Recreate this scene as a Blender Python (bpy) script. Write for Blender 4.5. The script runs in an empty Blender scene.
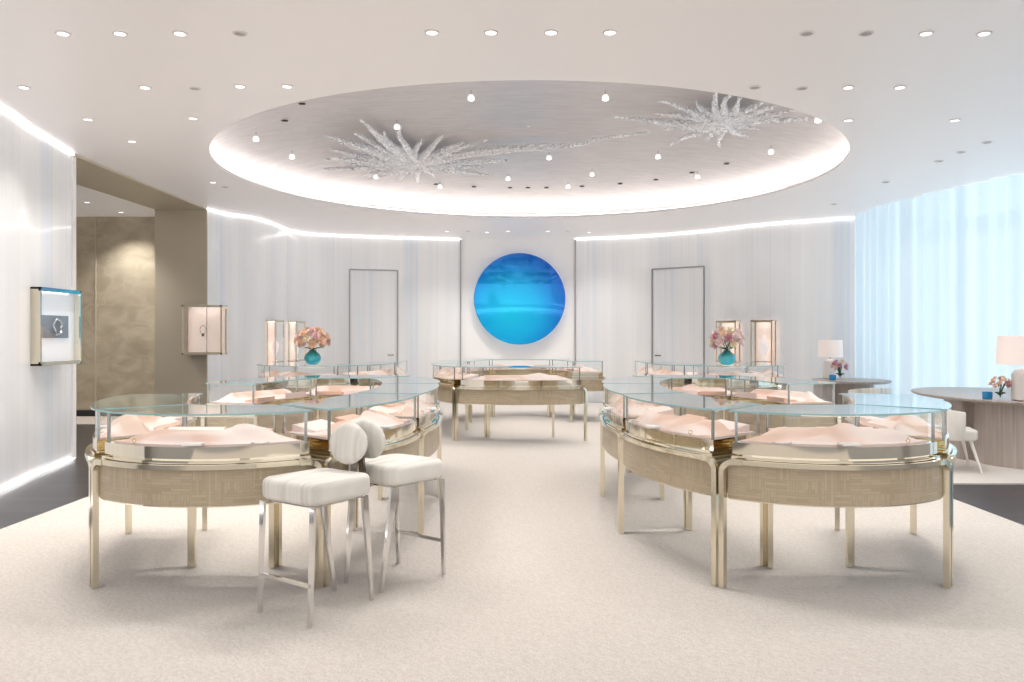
import bpy, math, random
from mathutils import Vector, Matrix, noise
R = math.radians
PI = math.pi
rnd = random.Random(7)
sc = bpy.context.scene
COL = sc.collection

# ------------------------------------------------------------------ materials
def new_mat(name):
    m = bpy.data.materials.new(name); m.use_nodes = True
    nt = m.node_tree; nt.nodes.clear()
    out = nt.nodes.new('ShaderNodeOutputMaterial')
    return m, nt, out

def pbr(name, col, rough=0.5, metal=0.0, emit=None, es=0.0, coat=0.0, noise_amt=0.0, noise_scale=20.0,
        bump=0.0, bump_scale=60.0, trans=0.0, ior=1.45, sheen=0.0):
    m, nt, out = new_mat(name)
    b = nt.nodes.new('ShaderNodeBsdfPrincipled')
    nt.links.new(b.outputs[0], out.inputs[0])
    b.inputs['Base Color'].default_value = (*col, 1)
    b.inputs['Roughness'].default_value = rough
    b.inputs['Metallic'].default_value = metal
    b.inputs['Coat Weight'].default_value = coat
    b.inputs['Transmission Weight'].default_value = trans
    b.inputs['IOR'].default_value = ior
    b.inputs['Sheen Weight'].default_value = sheen
    if emit:
        b.inputs['Emission Color'].default_value = (*emit, 1)
        b.inputs['Emission Strength'].default_value = es
    tc = nt.nodes.new('ShaderNodeTexCoord')
    if noise_amt:
        n = nt.nodes.new('ShaderNodeTexNoise'); n.inputs['Scale'].default_value = noise_scale
        nt.links.new(tc.outputs['Object'], n.inputs['Vector'])
        r = nt.nodes.new('ShaderNodeMapRange')
        r.inputs['To Min'].default_value = 1 - noise_amt; r.inputs['To Max'].default_value = 1 + noise_amt
        nt.links.new(n.outputs['Fac'], r.inputs['Value'])
        v = nt.nodes.new('ShaderNodeVectorMath'); v.operation = 'SCALE'
        v.inputs[0].default_value = col
        nt.links.new(r.outputs[0], v.inputs['Scale'])
        nt.links.new(v.outputs[0], b.inputs['Base Color'])
    if bump:
        n = nt.nodes.new('ShaderNodeTexNoise'); n.inputs['Scale'].default_value = bump_scale
        nt.links.new(tc.outputs['Object'], n.inputs['Vector'])
        bp = nt.nodes.new('ShaderNodeBump'); bp.inputs['Strength'].default_value = bump
        bp.inputs['Distance'].default_value = 0.02
        nt.links.new(n.outputs['Fac'], bp.inputs['Height']); nt.links.new(bp.outputs[0], b.inputs['Normal'])
    m['bsdf'] = b.name
    return m

def node(nt, kind, **kw):
    n = nt.nodes.new(kind)
    for k, v in kw.items():
        if k in n.inputs: n.inputs[k].default_value = v
        else: setattr(n, k, v)
    return n

def ramp(nt, stops):
    r = nt.nodes.new('ShaderNodeValToRGB')
    e = r.color_ramp.elements
    while len(e) < len(stops): e.new(0.5)
    for i, (p, c) in enumerate(stops):
        e[i].position = p; e[i].color = (*c, 1)
    return r

M = {}
M['brass'] = pbr('brushed_champagne_brass', (0.78, 0.72, 0.58), 0.14, 1.0, noise_amt=0.05, noise_scale=8)
M['champagne'] = pbr('polished_champagne_metal', (0.90, 0.84, 0.71), 0.05, 1.0)
M['chrome'] = pbr('polished_nickel', (0.74, 0.73, 0.72), 0.06, 1.0)
M['dark_chrome'] = pbr('dark_nickel', (0.25, 0.22, 0.20), 0.12, 1.0)
M['grey_metal'] = pbr('grey_metal_trim', (0.42, 0.42, 0.42), 0.35, 0.6)
M['white_paint'] = pbr('self_lit_white_wall_paint', (0.90, 0.885, 0.875), 0.6, noise_amt=0.01, emit=(1, .98, .97), es=.13)  # wall paint given a faint glow to brighten it; no lamp there
M['ceiling'] = pbr('self_lit_ceiling_paint', (0.87, 0.835, 0.825), 0.35, noise_amt=0.01, noise_scale=2, emit=(0.95, 0.90, 0.89), es=0.15)  # paint emits added soft fill light for the room; no real source
M['pink'] = pbr('shaded_pink_leather', (0.90, 0.60, 0.52), 0.6, noise_amt=0.03, noise_scale=9, emit=(1.0, .70, .63), es=.06)  # small emission puts the case lighting into the leather
M['pink_pale'] = pbr('pale_pink_leather', (0.93, 0.74, 0.69), 0.55, noise_amt=0.02, emit=(1.0, .80, .76), es=.12)  # glow in the leather stands in for light inside the cases
M['pink_tan'] = pbr('rose_tan_leather', (0.74, 0.46, 0.36), 0.55, noise_amt=0.02, emit=(.9, .55, .45), es=.08)  # same added glow, imitating a lit case interior
M['bust'] = pbr('glowing_bust_leather', (0.95, 0.85, 0.82), 0.5, emit=(1, .88, .85), es=.45)  # emission added to lift the bust out of the dark vitrine
M['card'] = pbr('ivory_card', (0.95, 0.92, 0.88), 0.5, noise_amt=0.01)
M['silver'] = pbr('jewellery_silver', (0.9, 0.9, 0.92), 0.1, 1.0)
M['gold'] = pbr('jewellery_gold', (0.85, 0.62, 0.30), 0.15, 1.0)
M['led'] = pbr('led_strip', (1, 1, 1), 0.5, emit=(1.0, 0.97, 0.95), es=3.2)
M['led_soft'] = pbr('led_strip_soft', (1, 1, 1), 0.5, emit=(1.0, 0.95, 0.91), es=4.6)
M['lamp_disc'] = pbr('downlight_lens', (1, 1, 1), 0.4, emit=(1.0, 0.97, 0.93), es=2.5)
M['lamp_off'] = pbr('downlight_dark_lens', (0.50, 0.48, 0.48), 0.4)
M['white_trim'] = pbr('white_trim', (0.85, 0.83, 0.82), 0.4)
M['glow_trim'] = pbr('self_lit_white_trim', (0.9, 0.9, 0.9), 0.3, emit=(1, .98, .96), es=0.8)  # spot housings made to glow, painting the glint of the lamps
M['black'] = pbr('black_slot', (0.03, 0.03, 0.03), 0.5)
M['ceramic'] = pbr('white_ceramic', (0.88, 0.85, 0.82), 0.3, coat=0.3)
M['shade'] = pbr('linen_lamp_shade', (0.90, 0.80, 0.76), 0.8, emit=(1.0, 0.86, 0.80), es=0.25, bump=0.1, bump_scale=300)
M['blue_box'] = pbr('blue_glass_tumbler', (0.02, 0.28, 0.62), 0.15, coat=0.6)
M['stem'] = pbr('flower_stem', (0.10, 0.16, 0.07), 0.6)
M['leaf'] = pbr('flower_leaf', (0.07, 0.13, 0.06), 0.6)
BLOOM = [pbr('petal_%s' % n, c, 0.7, noise_amt=0.12, noise_scale=60, bump=0.3, bump_scale=90) for n, c in
         (('peach', (0.95, 0.70, 0.54)), ('pink', (0.93, 0.66, 0.66)), ('cream', (0.96, 0.85, 0.66)), ('mauve', (0.68, 0.38, 0.44)), ('blush', (0.95, 0.80, 0.77)))]

def glass_mat(name, tint=(0.96, 0.985, 0.98), ior=1.45, gain=1.0):
    m, nt, out = new_mat(name)
    t = node(nt, 'ShaderNodeBsdfTransparent'); t.inputs[0].default_value = (*tint, 1)
    g = node(nt, 'ShaderNodeBsdfGlossy'); g.inputs['Roughness'].default_value = 0.0
    g.inputs['Color'].default_value = (0.97, 0.99, 1.0, 1)
    f = node(nt, 'ShaderNodeFresnel')
    ge = node(nt, 'ShaderNodeNewGeometry'); ix = node(nt, 'ShaderNodeMix', data_type='FLOAT')
    ix.inputs[2].default_value = ior; ix.inputs[3].default_value = 1 / ior
    nt.links.new(ge.outputs['Backfacing'], ix.inputs[0]); nt.links.new(ix.outputs[0], f.inputs['IOR'])
    mu = node(nt, 'ShaderNodeMath', operation='MULTIPLY'); mu.inputs[1].default_value = gain; mu.use_clamp = True
    mx = node(nt, 'ShaderNodeMixShader')
    nt.links.new(f.outputs[0], mu.inputs[0]); nt.links.new(mu.outputs[0], mx.inputs[0])
    nt.links.new(t.outputs[0], mx.inputs[1]); nt.links.new(g.outputs[0], mx.inputs[2])
    nt.links.new(mx.outputs[0], out.inputs[0])
    return m
M['glass'] = glass_mat('clear_case_glass', (0.975, 0.985, 0.985))
M['glass_top'] = glass_mat('case_top_glass', (0.93, 0.975, 0.97), 1.5, 1.15)
M['glass_edge'] = pbr('aqua_glass_edge', (0.28, 0.50, 0.52), 0.12, emit=(0.40, 0.72, 0.75), es=0.05, coat=0.5)
M['post'] = pbr('glass_corner_seam', (0.45, 0.50, 0.50), 0.08, 0.6)

def shaded_deck_leather():
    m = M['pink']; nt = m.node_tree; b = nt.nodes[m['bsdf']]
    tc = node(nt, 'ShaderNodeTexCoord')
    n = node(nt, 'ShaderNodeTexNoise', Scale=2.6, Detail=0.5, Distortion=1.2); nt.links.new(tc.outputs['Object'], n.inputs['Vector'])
    r = ramp(nt, [(0.40, (0.76, 0.50, 0.40)), (0.46, (0.90, 0.64, 0.56)), (0.56, (0.92, 0.74, 0.69))])  # tan patches paint relief shadow into the deck colour at random
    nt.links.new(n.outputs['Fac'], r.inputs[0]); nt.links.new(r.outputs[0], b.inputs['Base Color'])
shaded_deck_leather()

def teal_glass():
    m, nt, out = new_mat('teal_vase_glass')
    b = node(nt, 'ShaderNodeBsdfPrincipled'); nt.links.new(b.outputs[0], out.inputs[0])
    tc = node(nt, 'ShaderNodeTexCoord'); sp = node(nt, 'ShaderNodeSeparateXYZ')
    nt.links.new(tc.outputs['Object'], sp.inputs[0])
    mr = node(nt, 'ShaderNodeMapRange'); mr.inputs['From Max'].default_value = 0.22
    nt.links.new(sp.outputs['Z'], mr.inputs['Value'])
    r = ramp(nt, [(0, (0.05, 0.55, 0.72)), (0.45, (0.03, 0.42, 0.50)), (0.9, (0.02, 0.16, 0.14))])
    nt.links.new(mr.outputs[0], r.inputs[0]); nt.links.new(r.outputs[0], b.inputs['Base Color'])
    b.inputs['Roughness'].default_value = 0.05; b.inputs['Coat Weight'].default_value = 0.8
    b.inputs['Emission Strength'].default_value = 0.15
    nt.links.new(r.outputs[0], b.inputs['Emission Color'])
    return m
M['teal'] = teal_glass()

def marquetry():
    m, nt, out = new_mat('straw_marquetry')
    b = node(nt, 'ShaderNodeBsdfPrincipled'); nt.links.new(b.outputs[0], out.inputs[0])
    uv = node(nt, 'ShaderNodeUVMap')
    br = node(nt, 'ShaderNodeTexBrick'); br.offset = 0.5; br.squash = 0.7; br.squash_frequency = 2
    br.inputs['Scale'].default_value = 1.0; br.inputs['Brick Width'].default_value = 0.115
    br.inputs['Row Height'].default_value = 0.068; br.inputs['Mortar Size'].default_value = 0.0008
    br.inputs['Color1'].default_value = (0, 0, 0, 1); br.inputs['Color2'].default_value = (1, 1, 1, 1)
    br.inputs['Mortar'].default_value = (0.2, 0.2, 0.2, 1)
    nt.links.new(uv.outputs[0], br.inputs['Vector'])
    def straw(rot, off):
        b2 = node(nt, 'ShaderNodeTexBrick'); b2.offset = off
        b2.inputs['Scale'].default_value = 1.0; b2.inputs['Brick Width'].default_value = 0.115
        b2.inputs['Row Height'].default_value = 0.017; b2.inputs['Mortar Size'].default_value = 0.0007
        b2.inputs['Color1'].default_value = (0.47, 0.385, 0.265, 1); b2.inputs['Color2'].default_value = (0.57, 0.475, 0.345, 1)
        b2.inputs['Mortar'].default_value = (0.40, 0.32, 0.21, 1)
        mq = node(nt, 'ShaderNodeMapping'); mq.inputs['Rotation'].default_value = (0, 0, rot)
        nt.links.new(uv.outputs[0], mq.inputs[0]); nt.links.new(mq.outputs[0], b2.inputs['Vector'])
        return b2
    h_, v_ = straw(0, 0.5), straw(PI / 2, 0.5)
    th = node(nt, 'ShaderNodeMath', operation='GREATER_THAN'); th.inputs[1].default_value = 0.55
    nt.links.new(br.outputs['Color'], th.inputs[0])
    sel = node(nt, 'ShaderNodeMix', data_type='RGBA'); nt.links.new(th.outputs[0], sel.inputs[0])
    nt.links.new(h_.outputs['Color'], sel.inputs[6]); nt.links.new(v_.outputs['Color'], sel.inputs[7])
    mp = node(nt, 'ShaderNodeMapping'); mp.inputs['Scale'].default_value = (8, 260, 1)
    nt.links.new(uv.outputs[0], mp.inputs[0])
    n = node(nt, 'ShaderNodeTexNoise', Scale=1.0, Detail=3.0); nt.links.new(mp.outputs[0], n.inputs['Vector'])
    mix = node(nt, 'ShaderNodeMix', data_type='RGBA', blend_type='MULTIPLY'); mix.inputs[0].default_value = 0.12
    nt.links.new(sel.outputs[2], mix.inputs[6]); nt.links.new(n.outputs['Fac'], mix.inputs[7])
    nt.links.new(mix.outputs[2], b.inputs['Base Color'])
    b.inputs['Roughness'].default_value = 0.38; b.inputs['Metallic'].default_value = 0.15
    b.inputs['Coat Weight'].default_value = 0.15
    bp = node(nt, 'ShaderNodeBump', Strength=0.15, Distance=0.002)
    nt.links.new(n.outputs['Fac'], bp.inputs['Height']); nt.links.new(bp.outputs[0], b.inputs['Normal'])
    return m
M['straw'] = marquetry()

def fluted():
    m, nt, out = new_mat('fluted_white_glass')
    b = node(nt, 'ShaderNodeBsdfPrincipled'); nt.links.new(b.outputs[0], out.inputs[0])
    uv = node(nt, 'ShaderNodeUVMap')
    mp = node(nt, 'ShaderNodeMapping'); mp.inputs['Scale'].default_value = (1.1, 0.05, 1)
    nt.links.new(uv.outputs[0], mp.inputs[0])
    n1 = node(nt, 'ShaderNodeTexNoise', Scale=1.0, Detail=4.0, Roughness=0.6); nt.links.new(mp.outputs[0], n1.inputs['Vector'])
    mp2 = node(nt, 'ShaderNodeMapping'); mp2.inputs['Scale'].default_value = (22, 0.08, 1)
    nt.links.new(uv.outputs[0], mp2.inputs[0])
    n2 = node(nt, 'ShaderNodeTexNoise', Scale=1.0, Detail=2.0); nt.links.new(mp2.outputs[0], n2.inputs['Vector'])
    r = ramp(nt, [(0.32, (0.62, 0.67, 0.74)), (0.46, (0.76, 0.76, 0.765)), (0.66, (0.85, 0.835, 0.825))])
    ad = node(nt, 'ShaderNodeMix', data_type='FLOAT'); ad.inputs[0].default_value = 0.22
    nt.links.new(n1.outputs['Fac'], ad.inputs[2]); nt.links.new(n2.outputs['Fac'], ad.inputs[3])
    nt.links.new(ad.outputs[0], r.inputs[0]); nt.links.new(r.outputs[0], b.inputs['Base Color'])
    b.inputs['Roughness'].default_value = 0.22
    b.inputs['Coat Weight'].default_value = 0.5; b.inputs['Coat Roughness'].default_value = 0.05
    b.inputs['Emission Strength'].default_value = 0.22  # emission stands in for light behind the fluted glass
    nt.links.new(r.outputs[0], b.inputs['Emission Color'])
    bp = node(nt, 'ShaderNodeBump', Strength=0.30, Distance=0.03)
    nt.links.new(ad.outputs[0], bp.inputs['Height']); nt.links.new(bp.outputs[0], b.inputs['Normal'])
    return m
M['fluted'] = fluted()

def carpet_mat(name, c1, c2):
    m, nt, out = new_mat(name)
    b = node(nt, 'ShaderNodeBsdfPrincipled'); nt.links.new(b.outputs[0], out.inputs[0])
    tc = node(nt, 'ShaderNodeTexCoord')
    n0 = node(nt, 'ShaderNodeTexNoise', Scale=0.55, Detail=1.0)
    nt.links.new(tc.outputs['Object'], n0.inputs['Vector'])
    # swirling raked direction: stretch a fine noise along bent coordinates
    w = node(nt, 'ShaderNodeTexWave', Scale=9.0, Distortion=14.0, Detail=3.0); w.bands_direction = 'DIAGONAL'
    w.inputs['Detail Scale'].default_value = 1.4
    nt.links.new(tc.outputs['Object'], w.inputs['Vector'])
    n1 = node(nt, 'ShaderNodeTexNoise', Scale=110.0, Detail=4.0, Roughness=0.7)
    mp = node(nt, 'ShaderNodeMapping'); mp.inputs['Scale'].default_value = (1.5, 0.5, 1); mp.inputs['Rotation'].default_value = (0, 0, 0.5)
    nt.links.new(tc.outputs['Object'], mp.inputs[0]); nt.links.new(mp.outputs[0], n1.inputs['Vector'])
    a = node(nt, 'ShaderNodeMix', data_type='FLOAT'); a.inputs[0].default_value = 0.90
    nt.links.new(w.outputs['Fac'], a.inputs[2]); nt.links.new(n1.outputs['Fac'], a.inputs[3])
    r = ramp(nt, [(0.30, c1), (0.70, c2)])
    nt.links.new(a.outputs[0], r.inputs[0]); nt.links.new(r.outputs[0], b.inputs['Base Color'])
    b.inputs['Roughness'].default_value = 0.95; b.inputs['Sheen Weight'].default_value = 0.2
    bp = node(nt, 'ShaderNodeBump', Strength=0.6, Distance=0.01)
    nt.links.new(a.outputs[0], bp.inputs['Height']); nt.links.new(bp.outputs[0], b.inputs['Normal'])
    return m
M['carpet'] = carpet_mat('beige_wool_carpet', (0.63, 0.565, 0.505), (0.86, 0.805, 0.745))
M['rug'] = carpet_mat('ivory_wool_rug', (0.66, 0.60, 0.55), (0.82, 0.77, 0.71))

def dark_floor():
    m, nt, out = new_mat('dark_oak_boards')
    b = node(nt, 'ShaderNodeBsdfPrincipled'); nt.links.new(b.outputs[0], out.inputs[0])
    tc = node(nt, 'ShaderNodeTexCoord')
    br = node(nt, 'ShaderNodeTexBrick'); br.inputs['Scale'].default_value = 1.0
    br.inputs['Brick Width'].default_value = 1.6; br.inputs['Row Height'].default_value = 0.16
    br.inputs['Mortar Size'].default_value = 0.003
    br.inputs['Color1'].default_value = (0.030, 0.028, 0.034, 1); br.inputs['Color2'].default_value = (0.055, 0.050, 0.058, 1)
    br.inputs['Mortar'].default_value = (0.012, 0.012, 0.014, 1)
    nt.links.new(tc.outputs['Object'], br.inputs['Vector'])
    n = node(nt, 'ShaderNodeTexNoise', Scale=4.0, Detail=5.0)
    mp = node(nt, 'ShaderNodeMapping'); mp.inputs['Scale'].default_value = (1, 14, 1)
    nt.links.new(tc.outputs['Object'], mp.inputs[0]); nt.links.new(mp.outputs[0], n.inputs['Vector'])
    mix = node(nt, 'ShaderNodeMix', data_type='RGBA', blend_type='OVERLAY'); mix.inputs[0].default_value = 0.5
    nt.links.new(br.outputs['Color'], mix.inputs[6]); nt.links.new(n.outputs['Fac'], mix.inputs[7])
    nt.links.new(mix.outputs[2], b.inputs['Base Color'])
    b.inputs['Roughness'].default_value = 0.32
    return m
M['dark_floor'] = dark_floor()

def silver_leaf():
    m, nt, out = new_mat('silver_leaf_dome')
    b = node(nt, 'ShaderNodeBsdfPrincipled'); nt.links.new(b.outputs[0], out.inputs[0])
    tc = node(nt, 'ShaderNodeTexCoord')
    n = node(nt, 'ShaderNodeTexNoise', Scale=5.0, Detail=8.0, Roughness=0.7)
    mp = node(nt, 'ShaderNodeMapping'); mp.inputs['Scale'].default_value = (0.6, 2.2, 1)
    nt.links.new(tc.outputs['Object'], mp.inputs[0]); nt.links.new(mp.outputs[0], n.inputs['Vector'])
    r = ramp(nt, [(0.3, (0.64, 0.61, 0.62)), (0.7, (0.78, 0.75, 0.75))])
    nt.links.new(n.outputs['Fac'], r.inputs[0]); nt.links.new(r.outputs[0], b.inputs['Base Color'])
    b.inputs['Metallic'].default_value = 0.35; b.inputs['Roughness'].default_value = 0.42
    bp = node(nt, 'ShaderNodeBump', Strength=0.35, Distance=0.02)
    nt.links.new(n.outputs['Fac'], bp.inputs['Height']); nt.links.new(bp.outputs[0], b.inputs['Normal'])
    return m
M['dome'] = silver_leaf()

def coral_mat():
    m, nt, out = new_mat('crushed_silver_crystal')
    b = node(nt, 'ShaderNodeBsdfPrincipled'); nt.links.new(b.outputs[0], out.inputs[0])
    tc = node(nt, 'ShaderNodeTexCoord')
    v = node(nt, 'ShaderNodeTexVoronoi', Scale=24.0); nt.links.new(tc.outputs['Object'], v.inputs['Vector'])
    r = ramp(nt, [(0.0, (0.34, 0.33, 0.35)), (0.22, (0.88, 0.87, 0.89)), (1.0, (0.97, 0.96, 0.97))])
    nt.links.new(v.outputs['Color'], r.inputs[0]); nt.links.new(r.outputs[0], b.inputs['Base Color'])
    b.inputs['Metallic'].default_value = 0.4; b.inputs['Roughness'].default_value = 0.22
    b.inputs['Emission Strength'].default_value = 0.13; b.inputs['Emission Color'].default_value = (1, .98, 1, 1)  # added glow brightens the coral; it holds no lamp
    bp = node(nt, 'ShaderNodeBump', Strength=1.0, Distance=0.05)
    nt.links.new(v.outputs['Distance'], bp.inputs['Height']); nt.links.new(bp.outputs[0], b.inputs['Normal'])
    return m
M['coral'] = coral_mat()

def bronze_panel():
    m, nt, out = new_mat('etched_bronze_panel')
    b = node(nt, 'ShaderNodeBsdfPrincipled'); nt.links.new(b.outputs[0], out.inputs[0])
    tc = node(nt, 'ShaderNodeTexCoord')
    n = node(nt, 'ShaderNodeTexNoise', Scale=2.5, Detail=6.0, Distortion=0.6)
    mp = node(nt, 'ShaderNodeMapping'); mp.inputs['Scale'].default_value = (1, 1, 1.6)
    nt.links.new(tc.outputs['Object'], mp.inputs[0]); nt.links.new(mp.outputs[0], n.inputs['Vector'])
    r = ramp(nt, [(0.3, (0.50, 0.43, 0.32)), (0.55, (0.64, 0.57, 0.44)), (0.75, (0.74, 0.67, 0.54))])
    nt.links.new(n.outputs['Fac'], r.inputs[0])
    n2 = node(nt, 'ShaderNodeTexNoise', Scale=0.9, Detail=1.0, Distortion=1.8)
    nt.links.new(mp.outputs[0], n2.inputs['Vector'])
    s = node(nt, 'ShaderNodeMath', operation='SUBTRACT'); s.inputs[1].default_value = 0.5
    nt.links.new(n2.outputs['Fac'], s.inputs[0])
    a = node(nt, 'ShaderNodeMath', operation='ABSOLUTE'); nt.links.new(s.outputs[0], a.inputs[0])
    l = node(nt, 'ShaderNodeMapRange'); l.inputs['From Min'].default_value = 0.0; l.inputs['From Max'].default_value = 0.012
    l.inputs['To Min'].default_value = 0.55; l.inputs['To Max'].default_value = 0.0
    nt.links.new(a.outputs[0], l.inputs['Value'])
    mix = node(nt, 'ShaderNodeMix', data_type='RGBA'); mix.inputs[7].default_value = (0.72, 0.66, 0.52, 1)
    nt.links.new(l.outputs[0], mix.inputs[0]); nt.links.new(r.outputs[0], mix.inputs[6])
    nt.links.new(mix.outputs[2], b.inputs['Base Color'])
    b.inputs['Metallic'].default_value = 0.25; b.inputs['Roughness'].default_value = 0.34
    return m
M['bronze_panel'] = bronze_panel()
M['bronze'] = pbr('satin_bronze', (0.70, 0.63, 0.50), 0.38, 0.12, noise_amt=0.03, noise_scale=1.5)

def blue_art():
    m, nt, out = new_mat('blue_lacquer_disc')
    b = node(nt, 'ShaderNodeBsdfPrincipled'); nt.links.new(b.outputs[0], out.inputs[0])
    tc = node(nt, 'ShaderNodeTexCoord')
    mp = node(nt, 'ShaderNodeMapping'); mp.inputs['Location'].default_value = (0.22, 0, 0.30)
    nt.links.new(tc.outputs['Object'], mp.inputs[0])
    ln = node(nt, 'ShaderNodeVectorMath', operation='LENGTH'); nt.links.new(mp.outputs[0], ln.inputs[0])
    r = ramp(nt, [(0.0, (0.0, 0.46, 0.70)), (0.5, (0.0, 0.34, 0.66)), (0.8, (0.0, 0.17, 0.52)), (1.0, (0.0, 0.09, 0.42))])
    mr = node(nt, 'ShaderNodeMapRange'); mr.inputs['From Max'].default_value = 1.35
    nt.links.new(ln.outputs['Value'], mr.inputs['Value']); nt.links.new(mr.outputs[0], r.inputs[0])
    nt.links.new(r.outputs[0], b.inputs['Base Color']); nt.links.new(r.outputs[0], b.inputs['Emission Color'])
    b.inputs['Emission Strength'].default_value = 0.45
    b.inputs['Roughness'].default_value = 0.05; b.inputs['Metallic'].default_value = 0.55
    b.inputs['Coat Weight'].default_value = 0.4; b.inputs['Coat Roughness'].default_value = 0.02
    return m
M['blue_art'] = blue_art()

def curtain_mat():
    m, nt, out = new_mat('sheer_curtain')
    tl = node(nt, 'ShaderNodeBsdfTranslucent'); tl.inputs[0].default_value = (0.86, 0.93, 0.97, 1)
    df = node(nt, 'ShaderNodeBsdfDiffuse'); df.inputs[0].default_value = (0.88, 0.92, 0.95, 1)
    tr = node(nt, 'ShaderNodeBsdfTransparent')
    m1 = node(nt, 'ShaderNodeMixShader'); m1.inputs[0].default_value = 0.35
    m2 = node(nt, 'ShaderNodeMixShader'); m2.inputs[0].default_value = 0.10
    nt.links.new(tl.outputs[0], m1.inputs[1]); nt.links.new(df.outputs[0], m1.inputs[2])
    nt.links.new(m1.outputs[0], m2.inputs[1]); nt.links.new(tr.outputs[0], m2.inputs[2])
    nt.links.new(m2.outputs[0], out.inputs[0])
    return m
M['curtain'] = curtain_mat()

def fabric():
    m, nt, out = new_mat('striped_cream_fabric')
    b = node(nt, 'ShaderNodeBsdfPrincipled'); nt.links.new(b.outputs[0], out.inputs[0])
    tc = node(nt, 'ShaderNodeTexCoord')
    mp = node(nt, 'ShaderNodeMapping'); mp.inputs['Scale'].default_value = (26, 2.0, 1.2)
    nt.links.new(tc.outputs['Object'], mp.inputs[0])
    n = node(nt, 'ShaderNodeTexNoise', Scale=1.0, Detail=3.0); nt.links.new(mp.outputs[0], n.inputs['Vector'])
    r = ramp(nt, [(0.33, (0.66, 0.64, 0.59)), (0.45, (0.78, 0.755, 0.70)), (0.62, (0.86, 0.83, 0.78))])
    nt.links.new(n.outputs['Fac'], r.inputs[0]); nt.links.new(r.outputs[0], b.inputs['Base Color'])
    b.inputs['Roughness'].default_value = 0.85
    n2 = node(nt, 'ShaderNodeTexNoise', Scale=350.0); nt.links.new(tc.outputs['Object'], n2.inputs['Vector'])
    bp = node(nt, 'ShaderNodeBump', Strength=0.4, Distance=0.004)
    nt.links.new(n2.outputs['Fac'], bp.inputs['Height']); nt.links.new(bp.outputs[0], b.inputs['Normal'])
    return m
M['fabric'] = fabric()

def wood():
    m, nt, out = new_mat('pale_grey_oak')
    b = node(nt, 'ShaderNodeBsdfPrincipled'); nt.links.new(b.outputs[0], out.inputs[0])
    tc = node(nt, 'ShaderNodeTexCoord')
    mp = node(nt, 'ShaderNodeMapping'); mp.inputs['Scale'].default_value = (30, 30, 1.2)
    nt.links.new(tc.outputs['Object'], mp.inputs[0])
    n = node(nt, 'ShaderNodeTexNoise', Scale=1.0, Detail=4.0); nt.links.new(mp.outputs[0], n.inputs['Vector'])
    r = ramp(nt, [(0.35, (0.40, 0.34, 0.31)), (0.65, (0.52, 0.46, 0.42))])
    nt.links.new(n.outputs['Fac'], r.inputs[0]); nt.links.new(r.outputs[0], b.inputs['Base Color'])
    b.inputs['Roughness'].default_value = 0.4
    return m
M['wood'] = wood()

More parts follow.
